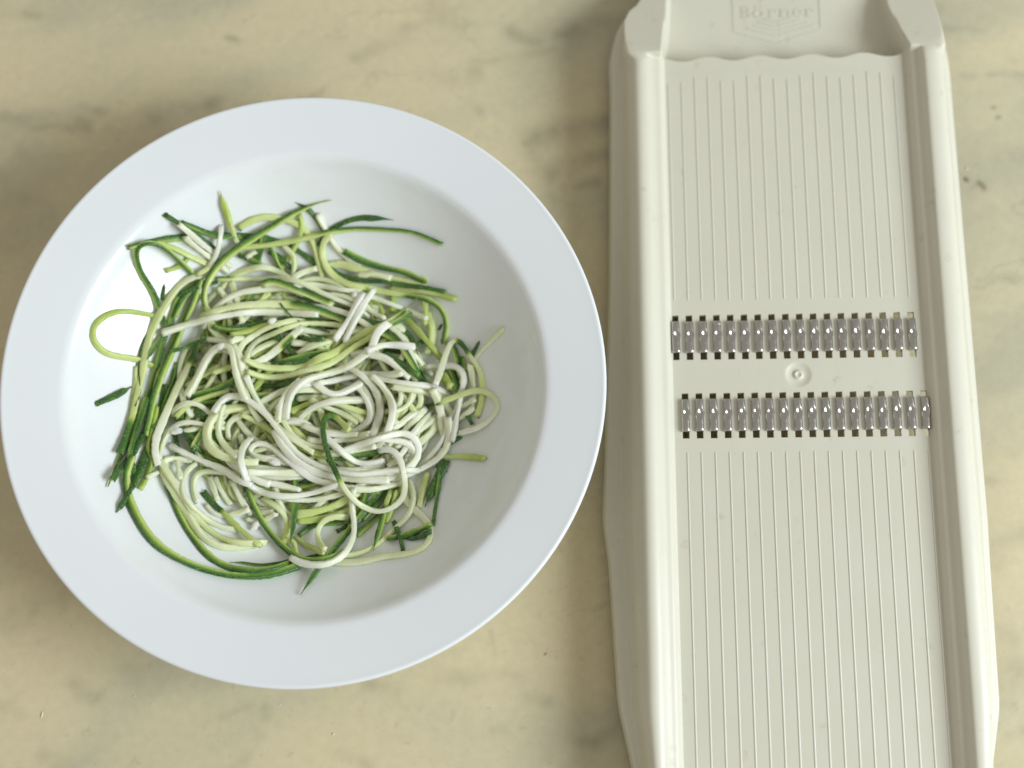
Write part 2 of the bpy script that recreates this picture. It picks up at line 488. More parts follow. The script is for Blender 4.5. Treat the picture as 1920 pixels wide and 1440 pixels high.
PITCH = 5.2; SLOT_W = 2.5
row_u = dict(y0=gy(672), y1=gy(588), off=float((PG(1270, 630)[0] + PG(1709, 626)[0]) / 2) - 0.25)
row_l = dict(y0=gy(820), y1=gy(735), off=float((PG(1288.5, 778)[0] + PG(1734, 774)[0]) / 2) - 0.25)
for r_ in (row_u, row_l): r_['cx'] = [r_['off'] + (i - 8.5) * PITCH for i in range(18)]
PIN = PG(1497, 702); PINW = 6.0

def build_deck():
    xs = {-HW, HW, PIN[0] - PINW, PIN[0] + PINW}; ys = {Y_BOT, Y_JOIN, PIN[1] - PINW, PIN[1] + PINW}
    holes = [(PIN[0] - PINW, PIN[0] + PINW, PIN[1] - PINW, PIN[1] + PINW)]
    for r_ in (row_u, row_l):
        ys |= {r_['y0'], r_['y1']}
        for c in r_['cx']:
            a, b = max(c - SLOT_W / 2, -HW + .2), min(c + SLOT_W / 2, HW - .2)
            xs |= {a, b}; holes.append((a, b, r_['y0'], r_['y1']))
    xs = sorted(xs); ys = sorted(ys)
    nx, ny = len(xs), len(ys)
    TH = 2.0
    verts = [(x * MM, y * MM, z * MM) for z in (0, -TH) for y in ys for x in xs]
    vid = lambda i, j, l: l * nx * ny + j * nx + i
    hole = np.zeros((nx - 1, ny - 1), bool)
    for i in range(nx - 1):
        for j in range(ny - 1):
            mx, my = (xs[i] + xs[i + 1]) / 2, (ys[j] + ys[j + 1]) / 2
            hole[i, j] = any(a < mx < b and c < my < d for a, b, c, d in holes)
    faces = []
    for i in range(nx - 1):
        for j in range(ny - 1):
            if hole[i, j]: continue
            faces.append((vid(i, j, 0), vid(i + 1, j, 0), vid(i + 1, j + 1, 0), vid(i, j + 1, 0)))
            faces.append((vid(i, j, 1), vid(i, j + 1, 1), vid(i + 1, j + 1, 1), vid(i + 1, j, 1)))
            for di, dj, e in ((-1, 0, (0, 1, 0, 0)), (1, 0, (1, 0, 1, 1)), (0, -1, (0, 0, 1, 0)), (0, 1, (1, 1, 0, 1))):
                a, b = i + di, j + dj
                if 0 <= a < nx - 1 and 0 <= b < ny - 1 and hole[a, b]:
                    p, q = (i + e[0], j + e[1]), (i + e[2], j + e[3])
                    faces.append((vid(*p, 0), vid(*p, 1), vid(*q, 1), vid(*q, 0)))
    o = new_mesh_obj('deck', verts, faces, M_PLASTIC, grater, smooth=False)
    return o
deck = build_deck()

def build_pin():
    n = 48; verts = []; faces = []
    rings = [(5.3, 0), (4.9, -.03), (4.4, -.22), (3.7, -.5), (2.8, -.66), (2.0, -.68), (1.75, -.55), (1.6, -.22), (1.35, -.08),
             (1.0, -.08), (.8, -.2), (.55, -.42), (.3, -.45)]
    sq = []
    for k in range(n):
        a = 2 * math.pi * k / n
        c, s = math.cos(a), math.sin(a); m_ = max(abs(c), abs(s))
        sq.append((c / m_ * PINW, s / m_ * PINW, 0))
    verts += sq
    for r, z in rings:
        for k in range(n):
            a = 2 * math.pi * k / n; verts.append((r * math.cos(a), r * math.sin(a), z))
    nr = len(rings) + 1
    for i in range(nr - 1):
        for k in range(n):
            k2 = (k + 1) % n
            faces.append((i * n + k, i * n + k2, (i + 1) * n + k2, (i + 1) * n + k))
    faces.append(tuple((nr - 1) * n + k for k in range(n)))
    verts = [(PIN[0] * MM + x * MM, PIN[1] * MM + y * MM, z * MM) for x, y, z in verts]
    return new_mesh_obj('moulding_mark', verts, faces, M_PLASTIC, grater)
build_pin()

# handle end: shoulders, finger recess, wavy edge of the deck
YS = gy(104)
FLOOR = -9.5
def wave_y(x):
    return gy(104.5) + 0.95 * np.cos((x - PG(1423, 95)[0]) * 2 * math.pi / 20.3)
def smin(a, b, k):
    h = np.clip(0.5 + 0.5 * (b - a) / k, 0, 1)
    return b * (1 - h) + a * h - k * h * (1 - h)
def handle_z(x, y, zr, ab):
    """z of the handle's top surface; zr is the rail profile there"""
    facet = 6.2 - (y - YS) * 0.36
    z = np.where(np.abs(x) > HW, smin(zr, np.maximum(facet, -16), 1.6), zr)
    inL = np.interp(y, [YS - 2, YS, YS + 8, YS + 21, YS + 60], [HW + .9, HW + .6, HW - .2, HW - 1.4, HW - 4])
    inR = np.interp(y, [YS - 2, YS, YS + 8, YS + 21, YS + 60], [HW + .9, HW + .6, HW - 2.2, HW - 4.6, HW - 7])
    inner = np.where(x < 0, inL, inR)
    zwall = smin(np.full_like(z, 6.3), np.maximum(facet, -16), 1.2)
    z = np.where((ab <= HW) & (y > YS + 0.5), np.minimum(z, zwall), z)
    # between the recess and the rail foot the shoulder is solid
    sh = sstep(-0.9, 0.9, y - YS + 0.2) * sstep(-.2, 1.3, np.abs(x) - inner)
    z = np.where(ab < 57.0, z * (1 - sh) + np.where(ab <= HW, zwall, np.maximum(z, zwall)) * sh, z)
    m_ = sstep(-0.25, 1.3, y - wave_y(x)) * sstep(-0.3, 1.6, inner - np.abs(x))
    fl = FLOOR + 0.03 * (y - YS) + 2.2 * np.exp(-(y - YS) / 5.0) * 0.0
    return z * (1 - m_) + fl * m_
def build_handle():
    cen = np.linspace(-HW, HW, 236)[1:-1]
    ro = [(-x, z) for x, z in RAILS[-1]][::-1]
    ri = [(x, z) for x, z in RAILS[1]]
    bx = np.array([p[0] for p in ro] + list(cen) + [p[0] for p in ri])
    bz = np.array([p[1] for p in ro] + [0] * len(cen) + [p[1] for p in ri])
    ys = np.concatenate([np.linspace(Y_JOIN, gy(118), 6)[:-1], np.arange(gy(118), YS + 4, 0.28), np.linspace(YS + 4, Y_TOP, 60)])
    verts = []; n = len(bx)
    for y in ys:
        insL = np.interp(y, [gy(132), gy(75), gy(30), gy(8), gy(-5), gy(-30), Y_TOP], [0, .2, 1.4, 4., 8., 12, 15])
        insR = np.interp(y, [gy(132), gy(110), gy(60), gy(0), gy(-30), Y_TOP], [0, .3, 1.8, 3.8, 6, 12])
        ins = np.where(bx < 0, insL, insR)
        ab = np.abs(bx)
        o = np.maximum(ab - HW, 0)
        xx = np.sign(bx) * np.where(ab > HW, HW + o * (1 - ins / 19.6), ab)
        xx = xx + np.sign(bx) * 2.4 * np.exp(-((o - 12.0) / 4.5) ** 2) * float(sstep(YS - 3, YS + 1.5, y)) * (o > 0)
        xx = xx + np.where(bx < 0, -flare(Y_JOIN, -1), 0) * sstep(13.5, 19.6, o) * float(1 - sstep(gy(90), gy(0), y))
        z = handle_z(xx, np.full_like(xx, y), bz, ab)
        end = sstep(Y_TOP - 9, Y_TOP, y)
        z = z - end * 5
        for a, b in zip(xx, z): verts.append((a, y, b))
    faces = []
    for i in range(len(ys) - 1):
        for k in range(n - 1):
            faces.append((i * n + k, i * n + k + 1, (i + 1) * n + k + 1, (i + 1) * n + k))
    # skirt down to its foot
    def ring_add(idx, side):
        base = len(verts)
        for q in idx:
            x, y, z = verts[q]
            zb = min(skirt_bottom(y, side), z - 0.5)
            verts.append((x + side * 1.1, y, zb))
        for k in range(len(idx) - 1):
            f = (idx[k], idx[k + 1], base + k + 1, base + k)
            faces.append(f if side > 0 else f[::-1])
    ring_add([i * n for i in range(len(ys))], -1)
    ring_add([i * n + n - 1 for i in range(len(ys))], 1)
    lo = len(ys) - 1; base = len(verts)
    for k in range(n):
        x, y, z = verts[lo * n + k]; verts.append((x, y + 1.0, min(z - 0.5, -15 if abs(x) < 60 else skirt_bottom(y, 1 if x > 0 else -1))))
    for k in range(n - 1):
        faces.append((lo * n + k, base + k, base + k + 1, lo * n + k + 1)[::-1])
    o = new_mesh_obj('handle', [(a * MM, b * MM, c * MM) for a, b, c in verts], faces, M_PLASTIC, grater)
    fix_normals(o.data)
    return o
build_handle()

# ribs moulded on the deck
def rib_mesh():
    w, h = 0.30, 0.30
    prof = [(-.20, -0.02), (-.12, .14), (.0, .20), (.26, .15), (.56, -0.02)]
    verts = []; faces = []
    secs = [(0.0, 0.25), (0.004, 1.0), (0.996, 1.0), (1.0, 0.25)]
    for t, s in secs:
        for x, z in prof: verts.append((x * MM, t, (z * s if z > 0 else z) * MM))
    n = len(prof)
    for i in range(len(secs) - 1):
        for k in range(n - 1):
            faces.append((i * n + k, i * n + k + 1, (i + 1) * n + k + 1, (i + 1) * n + k)[::-1])
    me = bpy.data.meshes.new('rib'); me.from_pydata(verts, [], faces); me.update()
    me.polygons.foreach_set('use_smooth', [True] * len(me.polygons))
    me.materials.append(M_PLASTIC)
    return me
RIB = rib_mesh()
starts = [375, 367, 345, 345, 362, 360, 340, 337, 350, 355, 337, 325, 340, 347, 335, 318, 325, 340]
offu = float((PG(1253, 155)[0] + PG(1675, 142)[0]) / 2); offl = float((PG(1290, 860)[0] + PG(1740, 855)[0]) / 2)
for i in range(18):
    for which in (0, 1):
        o = bpy.data.objects.new('rib', RIB); col.objects.link(o); o.parent = grater
        if which == 0:
            ya, yb = gy(560), gy(starts[i] / 2.4 + (i - 8.5) * 0.6)
            x = offu + (i - 8.5) * PITCH
        else:
            ya, yb = Y_BOT + 12, gy(846)
            x = offl + (i - 8.5) * PITCH
        if abs(x) > HW - 0.4: x = math.copysign(HW - 0.4, x)
        o.location = (x * MM, ya * MM, 0); o.scale = (1, (yb - ya) * MM, 1)

# steel teeth
def tooth_mesh(seed):
    r = random.Random(seed)
    L = 12.3; ny = 25
    cs = [(-1.38, -2.4), (-1.40, -0.5), (-1.40, 0.3), (-1.38, 0.85), (-1.28, 1.22), (-1.05, 1.50), (-.70, 1.68), (-.34, 1.76), (0, 1.78), (.34, 1.76),
          (.70, 1.68), (1.05, 1.50), (1.28, 1.22), (1.38, 0.85), (1.40, 0.3), (1.40, -0.5), (1.38, -2.4)]
    verts = []; faces = []
    dx = r.uniform(-.16, .18); dy = r.uniform(-.3, .3); dd = r.uniform(.75, 1.15)
    for j in range(ny):
        y = -L / 2 + L * j / (ny - 1)
        endlift = 0.0
        for x, z in cs:
            g = math.exp(-(((x - .12 - dx) / .72) ** 2 + ((y - .6 - dy) / 1.35) ** 2))
            bul = math.exp(-((y - .6 - dy) / 1.3) ** 2)
            zz = z
            if z > .7: zz = z - 1.15 * g * dd + 0.10 * bul
            xx = x + (0.24 if x > .8 else (-0.06 if x < -.8 else 0)) * bul
            # ends of the loop dive towards the slot
            e = max(0, abs(y) - (L / 2 - 0.5)) / 0.5
            if z > .7: zz -= 0.35 * e * e
            verts.append((xx * 1.10 * MM, y * MM, zz * MM))
    n = len(cs)
    for j in range(ny - 1):
        for k in range(n - 1):
            faces.append((j * n + k, j * n + k + 1, (j + 1) * n + k + 1, (j + 1) * n + k)[::-1])
    # inner shell so that the strip has thickness
    base = len(verts)
    for j in range(ny):
        for k in range(n):
            x, y, z = verts[j * n + k]
            verts.append((x * 0.80, y, z - 0.00028))
    for j in range(ny - 1):
        for k in range(n - 1):
            faces.append((base + j * n + k, base + j * n + k + 1, base + (j + 1) * n + k + 1, base + (j + 1) * n + k))
    for j in (0, ny - 1):
        for k in range(n - 1):
            f = (j * n + k, j * n + k + 1, base + j * n + k + 1, base + j * n + k)
            faces.append(f if j == 0 else f[::-1])
    me = bpy.data.meshes.new('tooth'); me.from_pydata(verts, [], faces); me.update(); fix_normals(me)
    me.polygons.foreach_set('use_smooth', [True] * len(me.polygons))
    me.materials.append(M_METAL)
    return me
TEETH = [tooth_mesh(s) for s in range(9)]
tooth_objs = []
for r_, (va, vb) in ((row_u, (597, 659)), (row_l, (744, 807))):
    for i, cx in enumerate(r_['cx']):
        o = bpy.data.objects.new('tooth', TEETH[random.randrange(9)]); col.objects.link(o); o.parent = grater
        yc = (gy(va, h=2) + gy(vb, h=2)) / 2
        o.location = (cx * MM, yc * MM + random.uniform(-.08, .08) * MM, random.uniform(-.06, .06) * MM)
        o.rotation_euler = (0, random.uniform(-.03, .03), random.uniform(-.012, .012))
        tooth_objs.append(o)

# raised maker's mark on the recess floor
def build_mark():
    bm = bmesh.new()
    cnt = [0]
    c = PG(1456, 24, FLOOR)
    def fz(x, y): return float(FLOOR + 0.03 * (y - YS))
    def slab(pts, h=0.17):
        cnt[0] += 1
        h = h + 0.013 * (cnt[0] % 9)
        lo = [bm.verts.new((x * MM, y * MM, (fz(x, y) - 0.2) * MM)) for x, y in pts]
        mx = sum(p[0] for p in pts) / len(pts); my = sum(p[1] for p in pts) / len(pts)
        hi = [bm.verts.new(((mx + (x - mx) * .93) * MM, (my + (y - my) * .93) * MM, (fz(x, y) + h) * MM)) for x, y in pts]
        n = len(pts)
        for k in range(n): bm.faces.new((lo[k], lo[(k + 1) % n], hi[(k + 1) % n], hi[k]))
        bm.faces.new(hi)
    def stroke(p, q, w, w2=None):
        w2 = w if w2 is None else w2
        d = np.array(q, float) - np.array(p, float); L = np.linalg.norm(d); nrm = np.array([-d[1], d[0]]) / L
        a, b = np.array(p, float), np.array(q, float)
        slab([tuple(a - nrm * w / 2), tuple(b - nrm * w2 / 2), tuple(b + nrm * w2 / 2), tuple(a + nrm * w / 2)])
    def arc(cx, cy, rx, ry, a0, a1, thick, thin, n=14):
        pts_o, pts_i = [], []
        for k in range(n + 1):
            a = math.radians(a0 + (a1 - a0) * k / n)
            t = thin + (thick - thin) * abs(math.cos(a))
            pts_o.append((cx + rx * math.cos(a), cy + ry * math.sin(a)))
            pts_i.append((cx + (rx - t) * math.cos(a), cy + (ry - t) * math.sin(a)))
        cnt[0] += 1; h = 0.17 + 0.013 * (cnt[0] % 9)
        vo = [[bm.verts.new((x * MM, y * MM, (fz(x, y) + hh) * MM)) for x, y in pp] for pp, hh in ((pts_o, -0.2), (pts_o, h), (pts_i, h), (pts_i, -0.2))]
        for k in range(n):
            for a, b in ((0, 1), (1, 2), (2, 3)):
                bm.faces.new((vo[a][k], vo[a][k + 1], vo[b][k + 1], vo[b][k]))
    S = 0.95; X0 = c[0] - 14.6; Y0 = c[1] - 2.4
    H, XH, SW = 5.2 * S, 3.6 * S, 1.15 * S
    def T(x, y): return (X0 + x, Y0 + y)
    def st(x1, y1, x2, y2, w): stroke(T(x1, y1), T(x2, y2), w)
    # B
    x = 0.9
    st(x, 0, x, H, SW); st(x - 1.0, .22, x + 1.4, .22, .5); st(x - 1.0, H - .22, x + 1.4, H - .22, .5)
    a = T(x + 1.2, H * .735); arc(a[0], a[1], 2.2, H * .265, -90, 90, 1.15, .5)
    a = T(x + 1.3, H * .26); arc(a[0], a[1], 2.5, H * .26, -90, 90, 1.2, .5)
    st(x, H * .5, x + 1.6, H * .5, .45)
    # o with two dots
    x = 7.4; a = T(x, XH / 2); arc(a[0], a[1], 2.45, XH / 2 + .1, 0, 360, 1.2, .5, 26)
    for dx in (-1.05, 1.05):
        slab([T(x + dx + .55 * math.cos(k * math.pi / 4), H - .35 + .5 * math.sin(k * math.pi / 4)) for k in range(8)])
    def serif_stem(x):
        st(x, 0, x, XH, SW); st(x - .95, .2, x + .95, .2, .42); st(x - 1.0, XH - .2, x + .1, XH - .2, .42)
    # r
    x = 12.1; serif_stem(x); a = T(x + 1.4, XH - 1.25); arc(a[0], a[1], 1.3, 1.25, 30, 150, .6, .55)
    slab([T(x + 2.2 + .6 * math.cos(k * math.pi / 4), XH - .65 + .55 * math.sin(k * math.pi / 4)) for k in range(8)])
    # n
    x = 16.6; serif_stem(x); st(x + 2.9, 0, x + 2.9, XH - 1.0, SW); st(x + 1.95, .2, x + 3.85, .2, .42)
    a = T(x + 1.65, XH - 1.4); arc(a[0], a[1], 1.82, 1.4, 0, 160, 1.0, .5)
    # e
    x = 23.2; a = T(x, XH / 2); arc(a[0], a[1], 2.1, XH / 2 + .1, 20, 325, 1.15, .5, 24); st(x - 1.6, XH * .52, x + 1.9, XH * .60, .42)
    # r
    x = 27.0; serif_stem(x); a = T(x + 1.4, XH - 1.25); arc(a[0], a[1], 1.2, 1.25, 30, 150, .6, .55)
    slab([T(x + 2.1 + .55 * math.cos(k * math.pi / 4), XH - .65 + .55 * math.sin(k * math.pi / 4)) for k in range(8)])
    # frame and the pointed stripes below and above the name
    def pp(u, v): q = PG(u, v, FLOOR); return (q[0], q[1])
    stroke(pp(1372, -40), pp(1376, 62), .62); stroke(pp(1533, -42), pp(1539, 57), .62)
    stroke(pp(1376, 62), pp(1457, 82), .45); stroke(pp(1457, 82), pp(1539, 57), .45)
    for k, (ul, ur, dv) in enumerate(((1430, 1487, 43), (1420, 1500, 51), (1410, 1517, 59), (1398, 1530, 68))):
        stroke(pp(ul, dv - (1457 - ul) * .24), pp(1456.5, dv), .62); stroke(pp(1457.5, dv), pp(ur, dv - (ur - 1457) * .27), .62)
    for k, dv in enumerate((-8, -17, -26)):
        w = 34 - 2 * k
        stroke(pp(1457 - w, dv + w * .3 + 4), pp(1456.5, dv), .62); stroke(pp(1457.5, dv), pp(1457 + w, dv + w * .22 + 2), .62)
    bmesh.ops.recalc_face_normals(bm, faces=bm.faces)
    me = bpy.data.meshes.new('maker_mark'); bm.to_mesh(me); bm.free()
    me.materials.append(M_PLASTIC)
    o = bpy.data.objects.new('maker_mark', me); col.objects.link(o); o.parent = grater
    o['label'] = 'raised maker name in serif letters between pointed stripes'
build_mark()
#STRANDS
# ------------------------------------------------------------------ courgette strands
TILE = {'1': (150, 340), '2': (400, 340), '3': (650, 380), '4': (150, 600), '5': (400, 600), '6': (650, 600),
        '7': (180, 840), '8': (430, 840), '9': (640, 800)}
def trace(s):
    out = []
    for part in s.split('|'):
        k, pts = part.strip().split(':')
        ox, oy = TILE[k.strip()]
        for p in pts.split():
            a, b = p.split(','); out.append((ox + float(a) / 4.8, oy + float(b) / 4.8))
    return out
# level, path, tone, end tone, skin side, skin from, skin to, width px, tapers, special label
S = []
def s(level, path, tone=.1, tone2=None, skin='', t0=0., t1=1., w=15, tap='', label=None):
    S.append((level, path, tone, tone if tone2 is None else tone2, skin, t0, t1, w, tap, label))

# --- on the porcelain
s(0, '1:760,1230 640,1200 480,1170 330,1170 200,1230 110,1340 | 4:105,130 140,230 240,310 400,335 540,350 640,400 740,460', .50, .34, w=13,
  label='yellow green strand looping out of the pile over bare porcelain')
s(0, '4:150,755 300,690 460,600', .7, .9, 'T', w=15, tap='>', label='short dark green sliver of skin lying alone beside the pile')
s(0, '9:800,300 930,270 1100,265 1290,285', .36, .42, w=13, label='straight pale yellow strand end poking out onto bare porcelain')
s(0, '6:1080,450 1160,340 1280,200 1410,80', .1, .2, w=12, label='straight pale strand leaning up against the shaded wall of the plate')
s(0, '9:-200,1200 0,1230 200,1220 350,1170 600,1150 740,1100 820,1000 800,880 700,780 600,700 560,620 530,520', .2, .12, w=15)
s(0, '9:-150,1180 60,1160 200,1130 350,1040 500,910 620,790 660,650 640,550 600,470', .24, .14, w=15)
s(0, '9:420,1005 560,990 700,930 800,880', .5, .5, 'R', w=16)
s(0, '9:590,1010 700,1005 800,940', .8, .9, 'T', w=13, tap='<')
s(0, '9:470,850 520,960 555,1110', .75, .9, 'T', w=11)
s(0, '9:940,310 880,440 820,560 760,700', .8, .9, 'T', w=21, tap='>', label='broad blackish green strip of skin sticking down from under white strands')
s(0, '9:890,420 870,560 850,700 820,870', .6, .75, 'L', w=10)
s(0, '9:850,350 900,375 955,405', .8, .9, 'T', w=9, tap='>')
s(0, '9:780,420 740,560 700,720', .3, .25, w=16)
s(0, '9:900,170 960,160 1080,90', .7, .9, 'T', w=12)
s(0, '1:770,800 900,775 960,700', .45, .5, w=13)
s(0, '4:500,420 490,560 470,720 460,800', .3, .35, w=12)
# --- left bundle of green strands
s(1, '1:1100,880 960,960 870,1060 830,1180 790,1300 | 4:740,200 700,380 640,600 560,800 480,1000 380,1200 280,1400 | 7:150,280 112,350', .5, .55, 'L', w=17, tap='>')
s(1, '1:1060,1000 950,1180 850,1330 | 4:780,300 700,500 640,750 560,1000 460,1200 360,1400 | 7:260,150 185,300', .5, .6, 'T', .55, 1, w=18)
s(1, '4:740,560 710,800 640,1050 580,1250 500,1420 | 7:440,100 380,220 330,335', .6, .8, 'T', w=18, label='wide speckled dark green strip in the sheaf of green strands')
s(1, '4:690,780 640,1000 590,1200 | 7:520,50 450,200 400,370', .5, .5, w=13)
s(1, '4:600,700 540,900 470,1100 420,1300 | 7:340,80 300,200', .55, .6, 'L', w=14)
s(1, '4:830,420 820,600 760,800 700,1000 650,1200', .55, .55, 'R', w=13)
s(1, '7:330,80 290,160 270,260 272,350 300,480 370,620 450,760 560,880 700,970 860,1050 1000,1100 1200,1150 1440,1155 | 8:400,1130 520,1100 620,1060', .42, .45, 'R', w=19,
  label='longest strand, half dark speckled skin, sweeping in a wide arc along bare porcelain')
s(1, '7:330,340 260,470 190,575', .85, .9, 'T', w=14, tap='>')
s(1, '7:640,330 690,440 740,580 820,730 930,880 1020,980 1150,1060 1300,1100 | 8:0,1075 200,1110 400,1085 540,1030', .48, .5, 'R', w=15,
  label='green edged strand in a shorter arc just inside the longest one')
s(1, '8:10,1030 120,1030 270,1060 400,1040 560,1005 720,985 860,945', .6, .65, 'L', w=8, tap='<')
s(2, '1:1090,900 1000,1080 920,1250 | 4:900,110 830,280 740,480 660,700 620,900 590,1030', .46, .5, 'R', w=17)
s(2, '1:1170,820 1000,860 880,950 780,1080 700,1220 640,1350 | 4:620,130 590,300 570,450 540,620 500,800 450,930 400,1080 360,1190', .2, .5, 'T', .84, 1, w=18,
  label='long strand bending from white to green, its tip dark skin')
s(2, '4:540,290 525,450 545,600 535,700 495,780', .65, .7, 'T', w=5)
s(2, '4:760,130 690,210 640,280 610,350', .5, .6, 'L', w=13, tap='>')
s(2, '4:830,350 820,480 800,620 760,760 690,910 640,990 540,1035', .6, .65, 'L', w=8, tap='>')
s(2, '1:880,1020 950,1000 1050,950', .7, .7, 'T', w=12)
s(1, '1:1060,930 960,1000 900,1100 850,1220', .55, .6, 'R', w=14)
s(1, '1:700,1150 760,1270 790,1330', .7, .7, 'L', w=12)
# --- low white arcs
s(1, '7:870,110 700,90 600,90 585,170 640,300 760,480 850,660 960,800 1100,890 1300,900 1440,870', .14, .2, w=18)
s(1, '7:560,100 640,220 740,370 850,560 960,690 1100,800 1280,860 1440,850 | 8:330,850', .2, .24, w=16)
s(1, '7:900,130 830,170 760,280 770,400 850,520 1000,650 1150,720 1280,740', .12, w=15)
s(1, '7:460,270 500,240 560,220', .12, w=13)
s(2, '7:1300,230 1100,220 950,200 860,230 840,320 880,440 915,490', .1, w=15)
s(1, '7:720,120 745,200 760,280', .1, w=13)
s(1, '7:1030,260 1060,360 1090,465', .12, w=15)
s(1, '7:1080,270 1130,400 1210,510', .12, w=13)
s(1, '7:1230,300 1270,420 1340,520 1400,600', .1, w=14)
s(1, '7:990,510 1040,590 1150,620 1280,590 1370,550', .1, w=14)
s(1, '7:970,400 1040,490 1140,570 1280,720 1400,820 | 8:280,880', .5, .42, 'T', 0, .34, w=15)
s(1, '8:300,450 420,520 520,620 530,740 480,850', .2, .3, w=15)
s(1, '8:210,570 320,590 400,570', .1, w=14)
s(1, '8:150,640 260,680 350,640 440,610', .12, w=15)
s(1, '8:460,860 580,800 600,940 610,990', .34, w=13)
s(1, '8:600,800 700,880 850,950', .36, w=13)
# --- lower middle
s(1, '8:620,660 850,630 1050,570 1200,480', .42, .36, w=18)
s(1, '8:600,600 800,570 1000,500 1150,400', .4, .3, w=18)
s(1, '8:630,785 700,715 820,680 1000,670 1080,660', .6, .65, 'L', w=12)
s(1, '8:1070,625 960,605 850,640 785,730 795,830 880,930', .2, .22, w=15)
s(1, '8:970,750 1010,740 1060,700', .85, .9, 'T', w=10)
s(1, '9:330,580 200,790 120,880', .5, .6, 'L', w=16)
s(1, '9:540,520 380,760 250,880 140,970', .45, .5, 'R', w=14)
s(1, '9:250,560 200,700 110,820', .4, .5, 'L', w=15)
s(1, '9:420,520 330,680 200,830', .5, .6, 'R', w=15)
s(2, '9:470,520 400,700 370,850 330,960 290,1110', .45, .6, 'R', .35, 1, w=17, tap='>', label='green strand with a speckled dark point hanging below the white loops')
s(1, '9:500,580 450,750 400,860', .4, .4, w=14)
s(2, '8:590,200 605,400 590,560 570,740 545,862', .5, .55, 'L', w=15, tap='>', label='dark edged strand dropping straight down underneath a white loop')
s(3, '8:140,300 190,450 260,600 350,740 470,880 600,980 740,1020 870,1000', .52, .55, 'R', w=13)
s(3, '9:110,560 90,700 125,900 100,1040 20,1160 | 8:1000,990 900,1040 780,1060 650,1040 555,990', .12, .06, w=17, label='white strand bent in a U over the dark green pointed one')
s(2, '8:1240,540 1130,680 1000,830 900,960 800,1090 720,1200 645,1315', .5, .6, 'L', w=17, tap='>', label='speckled green strip with a pointed end, its tip alone on bare porcelain')
s(2, '8:600,470 800,465 1000,415 1100,380', .1, w=14)
s(2, '8:1020,360 1150,370 1300,375 1440,340 | 9:560,500', .06, w=17)
# --- deep right side
s(1, '3:730,980 770,1100 770,1250 730,1350', .36, .3, w=22)
s(1, '3:600,1290 640,1270 690,1240', .75, .85, 'T', w=15)
s(1, '3:830,1140 855,1095', .8, .9, 'T', w=8, tap='>')
s(1, '3:700,880 720,1000 700,1100', .42, w=18)
s(1, '3:420,840 440,920 380,980', .42, w=15)
s(1, '3:940,1260 990,1360 | 6:1010,430 1030,600', .3, .3, 'L', w=15)
s(1, '6:1110,400 1150,600 1160,750 1100,850', .15, .2, w=15)
s(1, '6:1190,195 1160,270 1110,330', .8, .9, 'T', w=11, tap='<')
s(1, '6:1080,850 1120,900 1145,995', .7, .85, 'T', w=11, tap='>')
s(1, '6:1000,800 1150,715', .1, w=14)
s(1, '6:1000,900 1070,850 1150,790', .12, w=14)
s(1, '6:940,440 970,520 1000,630', .5, .6, 'L', w=18)
s(1, '6:1040,340 1060,450 1020,560', .45, .5, 'R', w=14)
s(1, '6:980,1030 1080,1000 1140,970', .2, w=14)
s(1, '6:860,480 900,560 940,620', .45, w=22)
s(1, '6:480,620 500,720 460,800', .12, w=13)
s(1, '6:590,640 580,740 520,810 430,830', .12, w=13)
s(1, '6:640,410 700,490 730,560', .6, .6, 'R', w=11)
s(1, '6:600,300 680,400 770,500', .12, w=14)
s(2, '3:540,1040 640,1150 740,1270 850,1400', .46, .42, w=17)
s(2, '6:430,90 520,170 560,250 610,400 640,480', .1, .12, w=15)
s(2, '6:360,130 470,200 560,340 650,490', .34, .4, 'L', w=15)
s(2, '6:340,300 470,370 590,450 700,560', .6, .8, 'T', w=15, label='speckled dark green skin strip next to a glassy white flake')
s(2, '6:220,310 340,330 430,400 500,470 560,530', .02, w=20)
# --- upper side
s(1, '2:0,480 250,480 480,510 640,560 800,640 920,740', .7, .7, 'T', w=17)
s(1, '1:930,390 1050,430 1160,480 1280,495 1440,490', .62, .7, 'L', w=18)
s(1, '1:785,325 900,385 1000,455 1100,525 1210,600', .75, .85, 'T', w=13, label='dark green skin strip sticking out beside two chopped white ends')
s(1, '1:455,628 600,575 700,545 850,515 990,505', .5, .5, 'L', w=17, tap='<', label='thick green strand end lying flat towards the bright wall of the plate')
s(1, '1:470,625 620,595 760,590 880,620 1020,690 1160,745', .46, .36, 'L', 0, .3, w=15)
s(1, '1:1030,850 930,740 820,650 720,612 620,612 550,650 525,730 560,850 640,960 690,1060 720,1160', .36, .45, 'L', w=13,
  label='green edged strand hooked in a narrow loop over bare porcelain')
s(0, '1:755,925 745,1000 735,1060', .85, .9, 'T', w=10, tap='<')
s(1, '2:240,430 330,350 480,310 640,330 780,390 860,460 910,580 940,720 990,900', .36, .3, w=16)
s(1, '2:770,295 812,370 790,460 740,570 680,680 620,780', .42, .4, w=13)
s(1, '2:980,430 930,330 860,240 740,188', .72, .85, 'T', w=11, tap='>')
s(1, '2:950,580 990,490 1060,420 1180,360 1330,320 1440,325 | 3:150,140 280,135 412,156', .65, .75, 'T', w=13, tap='>',
  label='dark green curl with a frayed tip above the long green strand')
s(1, '2:940,300 1060,530 1150,640 1250,720 1330,770', .06, w=14)
s(1, '2:1180,630 1300,700 1440,750 | 3:150,530 350,590 520,620 720,710', .5, .42, 'R', w=15)
s(1, '2:1030,760 1150,730 1300,790 1440,830 | 3:300,660 500,690 700,760', .26, .3, w=18)
s(1, '2:1300,830 1440,850 | 3:150,620 400,680', .2, w=16)
s(1, '3:400,760 600,770 820,820 980,870', .36, .42, w=16)
s(1, '2:390,730 430,600 455,490', .5, .5, 'R', w=17)
